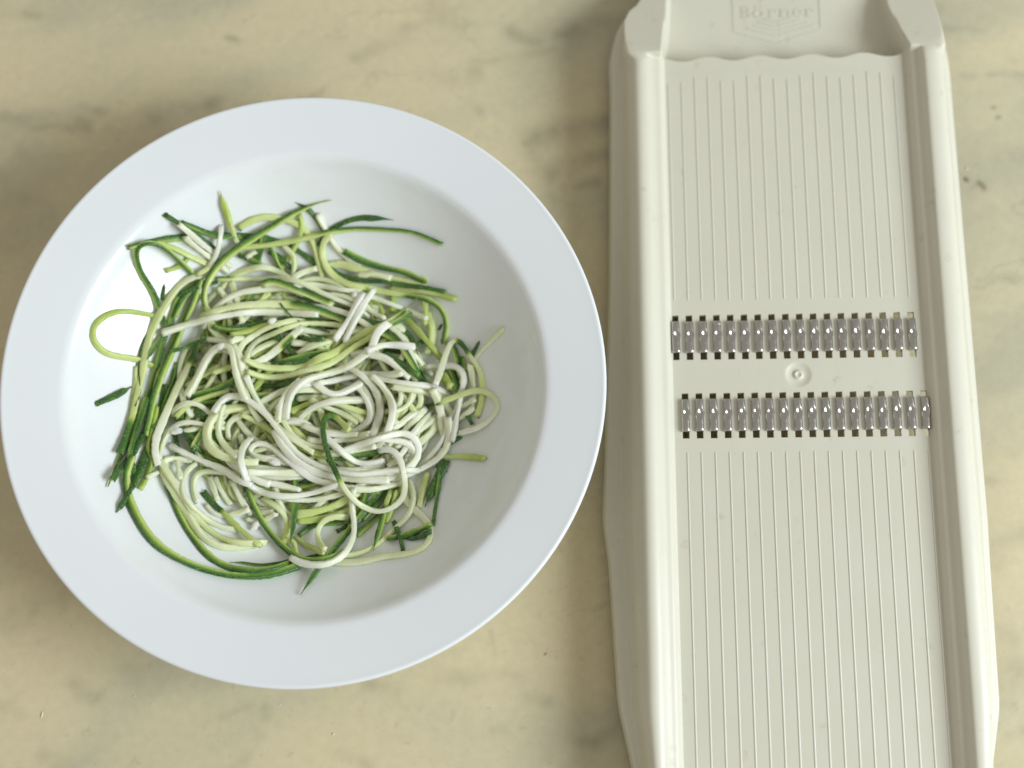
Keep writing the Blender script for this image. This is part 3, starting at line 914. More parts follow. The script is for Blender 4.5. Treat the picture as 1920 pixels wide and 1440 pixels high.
s(1, '2:230,660 330,700 420,740', .6, .6, 'R', w=15)
s(1, '2:480,590 580,660 680,760 780,850', .7, .7, 'T', w=14)
s(1, '2:300,690 380,630', .15, w=14)
s(2, '2:620,575 700,620 738,700 720,820', .22, w=14)
s(2, '2:505,560 540,650 580,750 650,850', .5, .5, 'R', w=13, label='thin green strand with a blunt dark head standing among paler ones')
s(2, '2:750,850 830,800 930,785', .15, w=14)
s(2, '2:820,890 920,870 1010,890', .2, w=14)
s(2, '2:1030,770 1150,850 1300,880 1440,885 | 3:300,695 500,735 700,765 882,798', .75, .8, 'T', w=13, label='straight green skin strip with a square cut end over pale strands')
s(2, '2:1060,470 1010,500 970,570 980,700 1040,820 1150,910 1300,950 1440,965 | 3:300,805 500,815 700,850 830,920 895,1020 905,1130 870,1260', .36, .38, 'R', .62, 1, w=16,
  label='long pale green strand making a wide bend at the shaded side of the pile')
s(2, '2:0,1000 60,930 160,850 280,790 400,760 520,770 620,830', .2, w=16)
s(2, '2:30,945 100,1030 150,1100', .1, w=15)
s(2, '2:170,920 200,1000 215,1090', .18, w=14)
s(2, '2:310,1100 360,1000', .45, .5, 'R', w=15)
s(2, '2:420,1080 500,1000', .35, w=14)
s(2, '2:770,1030 880,1080 1020,1110', .7, .75, 'T', w=13)
s(2, '2:890,930 1100,960 1320,1000', .1, .1, w=15)
s(2, '3:0,850 150,910 260,1010 340,1040', .12, w=15)
s(2, '3:230,850 400,910 520,960 620,1000 720,1045', .06, w=14)
s(2, '3:120,1040 200,1080 300,1090', .65, .7, 'L', w=13)
s(2, '2:30,880 200,880 400,880 600,865 800,910 950,990 1100,1060 1260,1120', .3, .12, 'L', 0, .1, w=15)
s(2, '2:830,1115 1000,1130 1180,1180 1300,1240 1440,1330', .08, w=14)
s(3.5, '2:450,930 520,890 650,935 850,1015 1060,1100', .26, .24, 'L', w=19, label='thick white strand with a green edge and a dark knot at its end')
s(3, '2:0,1165 100,1065 250,995 430,975 620,960', .14, w=15)
s(3, '1:1140,790 1230,660 1260,520 1270,395', .08, .04, w=13, label='short chopped white strand standing upright beside the yellow tipped one')
s(2, '1:920,430 1020,500 1140,590 1220,650', .05, w=13)
s(2, '1:975,540 1080,620 1190,700', .1, w=17)
s(2, '1:1275,115 1310,250 1360,400 1415,570', .56, .2, w=15, tap='<', label='strand with a bright yellow green tip leaning out over bare porcelain')
s(3, '1:1060,840 1160,770 1260,700 1380,620 | 2:200,600 300,590 500,570 700,540 900,490 1050,450 1250,420 1440,430 | 3:200,235 400,245 600,262 720,312 856,375', .36, .5, 'L', .5, 1, w=13,
  label='long thin green strand reaching far out over the shaded porcelain')
s(4, '1:1180,1190 1110,1120 1100,1000 1130,900 1200,790 1320,680 1430,590 | 2:350,520 500,420 650,330 800,250 930,195 1050,175', .36, .42, 'L', .05, 1, w=16, tap='>',
  label='long pale green strand with a bend and a thin point, crossing above the green strands')
# --- middle layer
s(2, '1:1200,1310 1300,1350 1440,1345 | 2:300,1330 480,1290', .4, .4, 'R', w=16)
s(3, '2:80,1310 300,1300 500,1260 700,1232 900,1235 1100,1280', .6, .66, 'T', w=12, tap='<')
s(2, '1:1360,1380 1440,1370 | 2:300,1350 420,1310', .45, w=15)
s(2, '4:1310,200 1200,170 1060,180 960,240 910,350 890,450 900,600 925,710', .12, w=14)
s(2, '4:820,288 900,270 970,235', .75, .8, 'T', w=11)
s(1, '4:1000,500 1020,430', .85, .9, 'T', w=14)
s(2, '4:990,700 1080,650 1160,645 1280,600 1400,540', .52, .52, 'R', w=17)
s(1, '4:840,820 900,930 970,1050 1030,1180', .8, .85, 'T', w=14)
s(1, '4:850,1020 870,1100 880,1210', .8, .85, 'T', w=13)
s(1, '4:1080,800 1110,900', .85, .9, 'T', w=14)
s(1, '4:1030,1130 1090,1190', .7, .8, 'T', w=13)
s(2, '4:860,1000 920,1010 960,1000', .15, w=13)
s(2, '4:1020,1140 1060,1060 1100,1000', .3, .3, 'R', w=14)
s(2, '4:860,870 960,770 1050,720 1160,690', .34, .4, w=15)
s(2, '4:1180,850 1090,760 980,732 880,770 820,840', .1, w=13)
s(2, '4:1130,945 1000,912 880,930 780,1020 735,1120 715,1250', .09, w=14)
s(3, '4:1115,100 1050,250 970,420 900,560 830,720 750,900 690,1040 668,1150 690,1290 | 7:560,150', .34, .08, 'T', 0, .24, w=17, tap='<',
  label='white strand ending in a pointed dark green tip, running down to the white loops')
s(2, '4:960,600 1040,540 1100,500', .3, w=15)
s(2, '4:1200,470 1300,440 1380,410', .34, w=15)
s(2, '5:0,470 80,450 180,420', .34, w=14)
s(2, '5:340,330 450,270 600,205', .45, .6, 'L', w=14)
s(2, '5:330,320 430,240 550,200', .2, w=14)
s(2, '5:700,200 800,210 900,230', .12, w=14)
s(2, '5:640,270 720,290 800,300', .15, w=15)
s(2, '5:760,310 900,220 1060,190', .2, w=15)
s(2, '5:560,150 620,190 640,210', .85, .9, 'T', w=13)
s(2, '5:800,150 900,190 1000,170', .6, .7, 'T', w=14)
s(2, '5:570,380 720,345 880,310 1040,280', .5, .5, 'R', w=16)
s(2, '5:520,392 700,380 860,345', .75, .8, 'T', w=12)
s(2, '5:440,595 600,590 720,560', .6, .7, 'T', w=13)
s(2, '5:360,640 400,580 440,530', .45, .5, w=14)
s(3, '5:230,270 270,175 370,110 500,60 640,20', .22, .28, w=15)
s(3, '5:300,330 330,240 420,155 560,85 720,35 900,25 1100,45 1260,80', .2, .36, w=16)
s(3, '5:350,390 480,345 600,245 700,150 800,70', .16, .12, 'R', .55, .8, w=17)
s(2, '5:420,745 550,665 720,610', .12, w=14)
s(2, '5:480,840 560,730 690,660', .12, w=15)
s(2, '5:740,640 850,620 1000,640', .15, w=14)
s(2, '5:740,680 900,670 1100,690', .12, w=14)
s(2, '5:700,830 820,750 1000,705 1070,695', .42, .4, w=15)
s(2, '5:700,870 820,800 960,780', .28, w=15)
s(2, '5:1040,790 1180,850 1300,930', .18, w=15)
s(2, '5:1140,760 1250,830 1350,910', .18, w=17)
s(2, '5:1250,800 1340,830 1420,840', .3, w=14)
s(3, '5:770,895 860,805 1000,745 1180,722 1400,722', .07, w=18)
s(3.5, '5:925,570 1000,650 1100,685 1200,640 1330,565', .02, w=16, label='glassy torn white strand sagging in a short curve')
s(3, '5:930,570 1050,560 1180,520 1300,500', .03, w=15)
s(3, '5:1390,740 1432,830 1400,930 1280,1010 1130,1030 1010,1005', .07, w=16)
s(2, '6:150,480 350,500 500,480', .06, w=16)
s(3, '6:130,480 350,540 550,575 750,595 920,650', .05, w=17, label='straight white strand with a ragged end lying level across the loops')
s(2, '6:600,625 740,650 840,700', .1, w=18)
s(2, '6:0,650 100,590 240,560', .05, w=15)
s(3, '6:60,450 180,520 260,620 312,740 290,900 230,1050', .07, w=17)
s(3, '6:350,630 410,720 425,840 370,1000', .08, w=17)
s(2, '6:200,690 240,800 220,900', .08, w=15)
s(2, '6:440,960 560,860 690,805', .08, w=15)
s(2, '6:520,1000 620,880 700,800', .1, w=15)
s(2, '6:640,1000 740,920 830,850', .12, w=17)
s(2, '6:690,1060 780,960 840,900', .16, w=20)
s(3, '6:760,790 700,880 650,960 590,1030', .08, w=15)
s(3, '6:840,790 860,930 880,1070', .12, w=22)
s(2, '6:880,740 920,800 950,860', .08, w=17)
s(3, '6:900,410 980,405 1055,460 1062,560 1030,640 1010,740', .06, w=15)
s(3, '6:800,580 840,470 890,310 930,200 972,150 1012,170 1070,260 1120,340 1190,430 1232,560 1220,740 1170,870', .1, .42, 'T', .40, .54, w=16,
  label='strand arching over the shaded side, white then dark green then yellow')
s(4, '6:1030,640 1015,750 990,880 950,1090', .04, w=15)
s(3, '6:870,1060 810,1170 730,1250 660,1320', .05, w=14)
s(3, '6:920,1060 900,1160 830,1250 700,1330 560,1390', .1, w=17)
s(3, '6:500,1200 540,1130 580,1080', .06, w=15)
s(3, '6:420,1085 540,1090 612,1160 600,1260 520,1340', .08, w=15)
s(4, '6:-60,1190 60,1140 150,1112 300,1060 450,1020 560,1012 640,1080 662,1190 620,1280 540,1350', .05, w=17)
s(3, '5:860,1180 1000,1225 1150,1240 1260,1250', .52, .5, 'R', .7, 1, w=16)
s(3, '9:150,262 300,240 442,218', .5, .55, 'R', w=12)
s(4, '5:990,1050 1120,1150 1220,1250 1320,1300 1450,1285 | 9:380,300', .03, w=17, label='kinked glassy white strand beside the dark green hook')
s(3, '9:140,400 260,380 380,320', .06, w=18)
s(3, '5:600,930 700,900 820,920 900,990 1000,1050', .04, w=18)
s(3, '5:660,960 720,1060 850,1120 1000,1150', .2, w=16)
s(3, '5:620,1000 750,1100 900,1190', .22, w=16)
s(3, '5:1040,1090 1200,1070 1400,1020', .14, w=17)
s(3, '5:1180,1190 1330,1150 1440,1110', .1, w=17)
s(3, '5:980,1010 1150,1040 1300,1030', .1, w=15)
s(3, '8:150,105 280,100 410,75', .1, w=16)
s(3, '8:160,180 330,195 530,215', .1, w=17)
s(3, '8:180,230 350,260 560,270', .12, w=16)
s(3, '8:180,255 330,310 500,345 640,380', .08, w=16)
s(3, '8:40,150 120,200 200,260', .06, w=18)
s(3, '5:330,1190 380,1240 520,1250 640,1290', .12, w=16)
s(3, '5:300,1370 500,1370 700,1380', .12, w=18)
# --- top loops in the middle
s(3, '4:1440,790 1300,800 1180,880 1130,1000 1150,1130 1250,1220 1420,1270', .28, .22, w=20)
s(3, '4:1440,855 1350,890 1308,960 1340,1070', .16, w=15)
s(3, '4:1240,940 1230,1030 1290,1120', .2, w=15)
s(4, '5:5,830 60,715 150,668 260,690 400,780 520,900 640,1060 740,1190 900,1290 1100,1360 1300,1392 1440,1375 | 6:400,1350 640,1345', .05, .06, w=17,
  label='long white strand curving over the pale spiral and down under the dark green hook')
s(3, '5:250,850 380,900 500,970 620,1090', .38, .3, w=17)
s(3, '5:700,1180 850,1280 1050,1340 1250,1360 | 6:50,1370 300,1380 500,1350', .1, w=17)
s(3, '5:640,1150 760,1290 950,1380 1150,1430 | 8:1150,285 1440,290', .06, w=18)
s(4, '5:330,1190 330,1125 420,1095 540,1150 660,1260 800,1370 | 8:760,290 950,325', .05, w=15)
s(5, '5:345,1065 270,1120 240,1220 250,1330 310,1420 | 8:140,300 220,370 350,420 520,445 700,420 850,375 990,320', .02, w=16,
  label='bright white strand bent in a deep U in front of the pile')
s(5, '4:805,1125 900,1180 1050,1250 1200,1305 1350,1370 | 8:60,290 200,330', .03, w=16, label='straight bright white strand with a torn end, pointing at the green sheaf')
s(3, '4:1000,650 1080,500 1150,350 1230,270 | 5:70,240 140,280', .22, .14, 'R', .1, .6, w=17)
s(4, '4:960,680 1060,520 1130,360 1200,270 | 5:40,240 120,205 170,250 190,400 225,560 290,720', .12, .12, w=18, label='white strand folded over in a tight hook in the middle of the pile')
s(3, '5:180,230 240,320 265,460 280,600 330,760', .18, .2, w=18)
s(3, '5:290,490 330,600 390,720 450,810', .1, w=15)
s(4, '5:160,200 200,160 260,160', .16, w=15)
s(4, '5:280,350 380,410 520,440 700,430 900,370 1100,280 1300,150 1440,60 | 3:220,1160 400,1040 500,980 632,865', .36, .42, 'R', .86, 1, w=17, tap='>',
  label='upper of two yellow green ribbons with dark skin tips lying side by side')
s(4, '5:300,455 420,512 580,522 750,480 950,405 1150,315 1330,200 | 3:300,1130 450,1075 575,990', .3, .4, 'R', .84, 1, w=17,
  label='lower of two yellow green ribbons with dark skin tips lying side by side')
s(3, '5:580,910 600,750 660,630 780,540', .12, w=16)
s(4, '5:650,890 665,720 730,600 860,520 1050,480 1200,430 1350,330 1440,250 | 3:250,1200 300,1130 380,1085', .08, .06, w=18,
  label='white strand following the two yellow green ribbons and turning down')
s(5, '6:180,280 300,225 420,220 615,245', .04, w=17, label='white strand with a square broken end beside the ribbon tips')
s(4, '1:1090,1225 1250,1160 1440,1120 | 2:300,1115 500,1105 680,1110 850,1130 1000,1180 1180,1245', .28, .3, 'L', .62, 1, w=19,
  label='broad pale ribbon with a dark blue green skin edge at one end')
s(4, '1:745,1365 900,1310 1100,1250 1300,1200 | 2:250,1185 500,1170 700,1180 950,1215', .08, .12, w=18,
  label='straight white strand with a torn tip lying along the broad pale ribbon')
s(5, '3:140,825 60,960 0,1100 | 2:1160,1320 1100,1440', .02, w=16, label='left one of two short white strands side by side, resting across the pile')
s(5, '3:245,785 160,900 60,1080 -10,1240 | 2:1180,1430', .02, w=16, label='longer one of two short white strands side by side, resting across the pile')
s(5, '2:600,1095 660,1180 740,1250 900,1310 1080,1380', .8, .9, 'T', w=4, label='hair thin dark green shred lying over the broad pale ribbon')
s(5, '6:725,772 850,742 1000,680 1150,632 1250,640 1320,680 1380,760 1350,850 1200,970 1020,1020', .5, .06, 'T', 0, .16, w=15,
  label='strand with a square dark green end arching out over the shaded porcelain')
s(6, '5:1220,990 1120,880 1040,830 1000,860 980,960 1000,1100 1050,1260 1130,1420 | 8:940,170 1000,310 1060,400 1140,490 1250,560 1380,580 | 9:360,770 490,720 575,620 572,480 550,350 500,230 400,160 320,170', .36, .05, 'T', .10, .43, w=17,
  label='dark green hook shaped strand that turns white and loops back')

SPX = 0.000192                     # metres per photograph pixel at the pile
NGRID = 260; GS = 0.0007
gx0, gy0_ = PC[0] - NGRID * GS / 2, PC[1] - NGRID * GS / 2
gxs = gx0 + (np.arange(NGRID) + 0.5) * GS; gys = gy0_ + (np.arange(NGRID) + 0.5) * GS
GX, GY = np.meshgrid(gxs, gys, indexing='ij')
HM = plate_z(GX, GY)

def resample(pts, step):
    pts = np.asarray(pts, float)
    seg = np.linalg.norm(np.diff(pts, axis=0), axis=1); cum = np.concatenate([[0], np.cumsum(seg)])
    n = max(4, int(round(cum[-1] / step)) + 1)
    t = np.linspace(0, cum[-1], n)
    return np.stack([np.interp(t, cum, pts[:, k]) for k in range(pts.shape[1])], 1)
def smooth_line(p, it):
    p = p.copy()
    for _ in range(it): p[1:-1] = p[1:-1] * .5 + (p[:-2] + p[2:]) * .25
    return p
def support(x, y, rad):
    """highest point already lying under a disc"""
    k = max(1, int(round(rad / GS)))
    ci = np.clip(((x - gx0) / GS).astype(int), k, NGRID - k - 1); cj = np.clip(((y - gy0_) / GS).astype(int), k, NGRID - k - 1)
    best = np.full(len(x), -1.0)
    for a in range(-k, k + 1):
        for b in range(-k, k + 1):
            d2 = (a * a + b * b) * GS * GS
            if d2 > rad * rad: continue
            best = np.maximum(best, HM[ci + a, cj + b])
    return best
def lay(path_fn, w, h, stiff=26, sink=0.0004):
    """rest a strand on whatever lies below it; path_fn(z) gives the plan for given heights"""
    xy = path_fn(np.full(400, 0.028)); z = None
    for it in range(3):
        req = support(xy[:, 0], xy[:, 1], w * 0.40) + h * 0.5 - sink
        z = req.copy()
        for _ in range(stiff):
            zz = z.copy(); zz[1:-1] = z[1:-1] * .4 + (z[:-2] + z[2:]) * .3
            zz[0] = z[0] * .5 + .5 * (2 * z[1] - z[2]); zz[-1] = z[-1] * .5 + .5 * (2 * z[-2] - z[-3])
            z = np.maximum(req, zz)
            z = np.minimum(z, req + 0.011)
        z = smooth_line(z[:, None], 6)[:, 0]
        z = np.maximum(z, plate_z(xy[:, 0], xy[:, 1]) + h * 0.5)
        if it < 2: xy = path_fn(z)
    # deposit
    r = w * 0.5
    for x, y, zc in zip(xy[:, 0], xy[:, 1], z):
        i0, i1 = int((x - r - gx0) / GS), int((x + r - gx0) / GS) + 1
        j0, j1 = int((y - r - gy0_) / GS), int((y + r - gy0_) / GS) + 1
        i0, j0 = max(i0, 0), max(j0, 0); i1, j1 = min(i1, NGRID), min(j1, NGRID)
        if i1 <= i0 or j1 <= j0: continue
        q = ((GX[i0:i1, j0:j1] - x) ** 2 + (GY[i0:i1, j0:j1] - y) ** 2) / (r * r)
        top = np.where(q < 1, zc + h * 0.5 * np.sqrt(np.clip(1 - q, 0, 1)), -1)
        HM[i0:i1, j0:j1] = np.maximum(HM[i0:i1, j0:j1], top)
    return np.column_stack([xy, z])

SKIN_A = {'R': math.radians(42), 'L': math.radians(138), 'T': math.radians(90), '': None}
NR = 12
def strand_mesh(c3, w, h, tone, tone2, skin, t0, t1, tap, seed, name='courgette_strand'):
    r = np.random.default_rng(seed)
    c = resample(c3, 0.0011); c = smooth_line(c, 2)
    n = len(c)
    T = np.gradient(c, axis=0); T /= np.linalg.norm(T, axis=1)[:, None] + 1e-12
    up = np.tile([0, 0, 1.0], (n, 1))
    Sd = np.cross(T, up); Sd /= np.linalg.norm(Sd, axis=1)[:, None] + 1e-9
    U = np.cross(Sd, T)
    t = np.linspace(0, 1, n)
    ph = r.uniform(0, 6.28, 4)
    twist = 0.28 * np.sin(t * r.uniform(3, 7) + ph[0]) if skin else 0.6 * np.sin(t * r.uniform(2, 6) + ph[0])
    lw = 1 + 0.05 * np.sin(t * n * 0.35 + ph[1]) + 0.035 * r.standard_normal(n)
    lw *= (1 + 0.15 * np.sin(t * r.uniform(3, 9) + ph[2])) * r.uniform(.86, 1.12)
    if '<' in tap: lw *= np.clip(sstep(-0.02, 0.22, t), 0.10, 1)
    if '>' in tap: lw *= np.clip(sstep(-0.02, 0.26, 1 - t), 0.10, 1)
    e = 1.6 / n
    lh = np.where('<' in tap or '>' in tap, np.clip(lw, .3, 1.2), 1.0) * np.ones(n)
    ang = np.arange(NR) * 2 * math.pi / NR + math.pi / NR
    pw = 0.44
    verts = np.zeros((n, NR, 3)); tv = np.zeros((n, NR))
    jag = 0.045 * r.standard_normal((n, NR))
    for k, a in enumerate(ang):
        cx = np.sign(math.cos(a)) * abs(math.cos(a)) ** pw; sy = np.sign(math.sin(a)) * abs(math.sin(a)) ** pw
        px = cx * w * .5 * (lw + jag[:, k]); py = sy * h * .5 * (lh + jag[:, k])
        ct, sn = np.cos(twist), np.sin(twist)
        qx, qy = px * ct - py * sn, px * sn + py * ct
        verts[:, k] = c + Sd * qx[:, None] + U * qy[:, None]
        base = tone + (tone2 - tone) * t + 0.035 * np.sin(t * 9 + ph[3])
        if skin:
            f = sstep(0.38, 0.78, math.cos(a - SKIN_A[skin])) if skin != 'T' else sstep(-0.55, 0.25, math.cos(a - SKIN_A[skin]))
            if t0 <= 0 and t1 >= 1: along = np.ones(n)
            else: along = (sstep(t0 - .03, t0 + .03, t) if t0 > 0 else 1.0) * (1 - sstep(t1 - .03, t1 + .03, t) if t1 < 1 else np.ones(n))
            base = base + (0.96 + 0.03 * np.sin(t * 14 + ph[2]) - base) * f * along
            base = base + 0.10 * along * (1 - f) * np.clip(math.cos(a - SKIN_A[skin]) + 0.6, 0, 1)
        tv[:, k] = np.clip(base, 0, 1)
    for row in (0, n - 1):                                  # torn ends
        verts[row] += T[row] * (r.uniform(-.35, .35, NR) * w)[:, None]
    V = verts.reshape(-1, 3)
    idx = np.arange(n * NR).reshape(n, NR)
    nk = np.roll(idx, -1, axis=1)
    faces = np.stack([idx[:-1].ravel(), nk[:-1].ravel(), nk[1:].ravel(), idx[1:].ravel()], 1).tolist()
    # ends: ragged little caps
    vl = V.tolist(); tl = tv.ravel().tolist()
    for row, sgn in ((0, -1), (n - 1, 1)):
        cp = c[row] + T[row] * sgn * w * 0.10
        vl.append(cp.tolist()); tl.append(float(np.mean(tv[row])) * 0.8)
        ci = len(vl) - 1
        for k in range(NR):
            a, b = int(idx[row, k]), int(nk[row, k])
            faces.append((a, b, ci) if sgn > 0 else (b, a, ci))
    me = bpy.data.meshes.new(name)
    org = c[n // 2].copy(); org[2] = V[:, 2].min()
    me.from_pydata([(p[0] - org[0], p[1] - org[1], p[2] - org[2]) for p in vl], [], faces)
    me.update()
    me.polygons.foreach_set('use_smooth', [True] * len(me.polygons))
    at = me.attributes.new('tone', 'FLOAT', 'POINT'); at.data.foreach_set('value', np.array(tl, np.float32))
    me.materials.append(M_STRAND)
    o = bpy.data.objects.new(name, me); col.objects.link(o)
    o.location = org
    return o

LOOKS = [(.16, 'white strand', 'skinless white strands'), (.33, 'pale green strand', 'pale skinless strands'),
         (9., 'yellow green strand', 'yellow green strands')]
NEAR = [(250, 760, 'in the sheaf of green strands'), (320, 560, 'behind the strand bending from white to green'),
        (390, 450, 'near the two chopped white ends'), (560, 430, 'near the long pointed green strand'),
        (730, 510, 'by the square cut green skin strip'), (540, 590, 'by the broad pale ribbon'),
        (610, 690, 'by the two yellow green ribbons'), (870, 640, 'under the strand arching at the shaded side'),
        (830, 790, 'by the strand with square dark green end'), (630, 790, 'inside the dark green hook'),
        (450, 780, 'by the white strand folded in a hook'), (370, 900, 'by the straight bright white strand'),
        (560, 920, 'by the bright white U'), (700, 960, 'behind the speckled green dark pointed strand'),
        (440, 1030, 'inside the longest green arc'), (620, 1040, 'by the white U over the pointed tip'),
        (800, 950, 'by the broad blackish green strip')]
def look(tone, tone2, skin, t0, t1):
    if skin == 'T' and t0 <= 0 and t1 >= 1: return 'dark green skin strip', 'dark skin strips'
    if skin: return 'green edged strand', 'green edged strands'
    m_ = (tone + tone2) / 2
    for lim, a, b in LOOKS:
        if m_ < lim: return a, b

def px_path(pts):
    dense = resample(pts, 4.0)
    dense = smooth_line(dense, 14)
    full = resample(dense, 5.5)
    def fn(z):
        zz = np.interp(np.linspace(0, 1, len(full)), np.linspace(0, 1, len(z)), z)
        return np.array([P(u, v, q)[:2] for (u, v), q in zip(full, zz)])
    return fn
def world_path(xy):
    full = resample(smooth_line(resample(xy, 0.0012), 6), 0.0011)
    return lambda z: full

count = 0
def make_strand(fn, tone, tone2, skin, t0, t1, wpx, tap, label, buried=False):
    global count
    count += 1
    w = wpx * SPX * 0.745; h = w * (0.84 if not skin == 'T' else 0.60)
    c3 = lay(fn, w, h)
    o = strand_mesh(c3, w, h, tone, tone2, skin, t0, t1, tap, count * 13 + 5)
    la, gr = look(tone, tone2, skin, t0, t1)
    if label: return tag(o, label, 'courgette strand')
    seg_ = np.diff(c3[:, :2], axis=0); L = np.linalg.norm(seg_, axis=1).sum()
    chord = np.linalg.norm(c3[-1, :2] - c3[0, :2]) / max(L, 1e-6)
    mid = c3[len(c3) // 2]
    d_ = mid - CAM; dep = d_ @ fwd
    mu, mv = 960 + F * d_[0] / dep, 720 - F * (d_ @ upv) / dep
    place = min(NEAR, key=lambda q: (q[0] - mu) ** 2 + (q[1] - mv) ** 2)[2]
    shape = 'straight' if chord > .96 else ('bent' if chord > .82 else ('curved' if chord > .6 else 'looped'))
    size = 'short' if L < .022 else ('medium' if L < .05 else 'long')
    lie = ''
    if not buried and chord > .82:
        dd_ = abs(np.degrees(np.arctan2(c3[-1, 1] - c3[0, 1], c3[-1, 0] - c3[0, 0]))) % 180
        lie = ', across grater ribs' if min(dd_, 180 - dd_) < 30 else (', along grater ribs' if 60 < dd_ < 120 else ', aslant')
    lb = f"{'buried ' if buried else ''}{size} {shape} {la} {place}{lie}"
    if len(lb.split()) > 16: lb = lb.replace(' grater ribs', ' ribs').replace('by the strand with square dark green end', 'by the square dark green end')
    if len(lb.split()) > 16: lb = lb.split(', ')[0]
    tag(o, lb, 'courgette strand', gr)
    return o

# strands at the bottom of the pile, seen only through the gaps
pile_c = P(565, 738, 0.016)
base_paths = []
def build_base():
    """the matted bottom of the pile, too many to count: one object"""
    bm = bmesh.new(); tones = []
    for j, (pts, tn, sk) in enumerate(base_paths):
        w = 14.5 * SPX * 0.745; h = w * .84
        c3 = lay(world_path(pts), w, h, stiff=8, sink=0.0012)
        o = strand_mesh(c3, w, h, tn, tn, sk if j % 3 == 0 else '', 0, 1, '', 900 + j, 'tmp')
        me = o.data
        me.transform(Matrix.Translation(o.location))
        bm.from_mesh(me)
        bpy.data.objects.remove(o); bpy.data.meshes.remove(me)
    me = bpy.data.meshes.new('matted_strands'); bm.to_mesh(me); bm.free()
    me.materials.append(M_STRAND)
    o = bpy.data.objects.new('matted_strands', me); col.objects.link(o)
    tag(o, 'matted pale courgette strands at the bottom of the pile', 'courgette strands', None, 'stuff')
frng = np.random.default_rng(5)
for i in range(150):
    L = frng.uniform(0.045, 0.10); k = frng.uniform(-40, 40); a = frng.uniform(0, 6.28)
    rr_ = 0.040 * math.sqrt(frng.uniform(0, 1)); b = frng.uniform(0, 6.28)
    x, y = pile_c[0] + rr_ * math.cos(b), pile_c[1] + rr_ * math.sin(b)
    pts = []
    nst = 40
    for q in range(nst):
        pts.append((x, y)); x += math.cos(a) * L / nst; y += math.sin(a) * L / nst; a += k * L / nst + frng.uniform(-.02, .02)
        dx, dy = x - pile_c[0], y - pile_c[1]
        if math.hypot(dx, dy) > 0.043:           # turn back towards the heap
            want = math.atan2(-dy, -dx); dlt = (want - a + math.pi) % (2 * math.pi) - math.pi
            a += dlt * 0.16
    mx = sum(p[0] for p in pts) / nst - pile_c[0]; my = sum(p[1] for p in pts) / nst - pile_c[1]
    green = frng.uniform() < (0.45 if (mx < -0.012 or my > 0.012) else 0.06)
    if green:
        u_ = frng.uniform()
        sk = 'T' if u_ < .12 else ('L' if u_ < .6 else 'R'); tone = .48
    else: sk = ''; tone = frng.uniform(.15, .4)
    if i < 122: base_paths.append((np.array(pts), (frng.uniform(.26, .46) if mx < -0.012 or my > 0.012 else frng.uniform(.10, .26)) if not sk else .50, sk))
    else: make_strand(world_path(np.array(pts)), tone, tone, sk, 0, 1, frng.uniform(13, 17), '', None, True)
    if i == 121: build_base()
for lv, path, tone, tone2, skin, t0, t1, w, tap, label in sorted(S, key=lambda q: q[0]):
    pts = trace(path)
    if not label and not tap and 1 < lv < 4 and len(pts) > 2:      # the hidden ends run on under their neighbours
        pa, pb = np.array(pts[0]), np.array(pts[1]); d_ = (pa - pb) / np.linalg.norm(pa - pb)
        pc, pd = np.array(pts[-1]), np.array(pts[-2]); e_ = (pc - pd) / np.linalg.norm(pc - pd)
        cen = np.array([570., 730.])
        def ext(p, d):
            inw = (cen - p) / np.linalg.norm(cen - p)
            if d @ inw < -0.2: return None
            d2 = d * .8 + inw * .35; d2 /= np.linalg.norm(d2)
            return [tuple(p + d * 14), tuple(p + d * 14 + d2 * 24)]
        a_, b_ = ext(pa, d_), ext(pc, e_)
        if a_: pts = a_[::-1] + pts
        if b_: pts = pts + b_
    if lv < 3 and not skin: tone, tone2 = tone + .06, tone2 + .06
    make_strand(px_path(pts), tone, tone2, skin, t0, t1, w, tap, label)

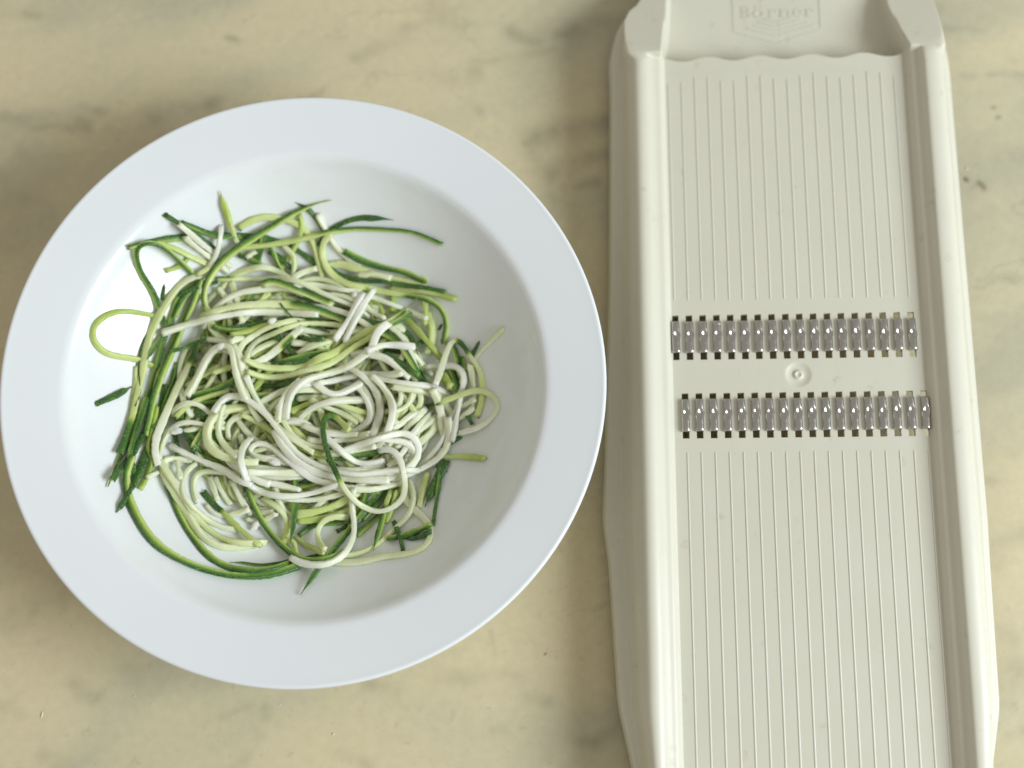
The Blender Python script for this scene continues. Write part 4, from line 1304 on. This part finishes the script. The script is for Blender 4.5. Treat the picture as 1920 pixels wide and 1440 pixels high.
# ------------------------------------------------------------------ crumbs
def crumb(u, v, z, size, mat, name, label, cat, group=None, stretch=1.0, rot=0.0):
    bm = bmesh.new(); bmesh.ops.create_icosphere(bm, subdivisions=2, radius=size)
    r = random.Random(int(u * 7 + v))
    for vv in bm.verts:
        f = 1 + r.uniform(-.25, .25)
        vv.co = Vector((vv.co.x * f * stretch, vv.co.y * f, max(vv.co.z * f * .6, -size * .4)))
    me = bpy.data.meshes.new(name); bm.to_mesh(me); bm.free(); me.materials.append(mat)
    o = bpy.data.objects.new(name, me); col.objects.link(o)
    p = P(u, v, z); o.location = (p[0], p[1], z + size * .4); o.rotation_euler = (0, 0, rot)
    return tag(o, label, cat, group)
CR = 'tiny pale crumb lying on the bare marble below the plate'
for u, v, sz in ((625, 1376, .0004), (525, 1321, .00028), (252, 1305, .00028)):
    crumb(u, v, 0.0, sz, M_CRUMB, 'crumb', CR, 'crumb', 'crumbs on the marble')
crumb(79, 1340, 0.0, .00035, M_CRUMB, 'shaving', 'thin pale shaving on the marble below the plate', 'shaving', None, 3.2, 1.4)
crumb(308, 139, 0.0, .0003, M_CRUMB, 'crumb', 'single tiny pale crumb on the marble above the plate', 'crumb')
crumb(1812, 317, 0.0, .0004, M_CRUMB, 'crumb', 'white crumb on the marble next to a brown stain by the grater', 'crumb', None, 1.6, .7)

# torn flakes of flesh caught on the pile and on one tooth
def flake(u, v, size, label, z=None, stretch=1.5, rot=0.0):
    if z is None:
        z = 0.03
        for _ in range(3):
            p = P(u, v, z); z = float(support(np.array([p[0]]), np.array([p[1]]), size)[0])
    o = crumb(u, v, z, size, M_STRAND, 'flake', label, 'flake', None, stretch, rot)
    return o
flake(510, 603, .0013, 'small torn white flake lying below the thin dark shred', None, 1.3, .5)
flake(516, 868, .0011, 'torn white flake inside the bright white U', None, 2.0, -.3)
flake(480, 985, .0014, 'torn pale flake inside the longest green arc', None, 1.6, .8)
flake(333, 809, .0012, 'torn white flake beside the dark skin strips near the sheaf', None, 2.0, .1)
flake(415, 650, .0010, 'torn white flake at the top of the white hook', None, 1.4, 1.0)
tw = Matrix.Translation(Vector(G0)) @ Matrix.Rotation(-ROLL, 4, 'Y') @ tooth_objs[3].location
q3 = tw + Vector((0.0002, 0.0048, 0.0014))
fl = flake(1349, 601, .0007, 'white scrap stuck on one steel tooth of the grater', 0.03, 1.5, .4)
fl.location = q3
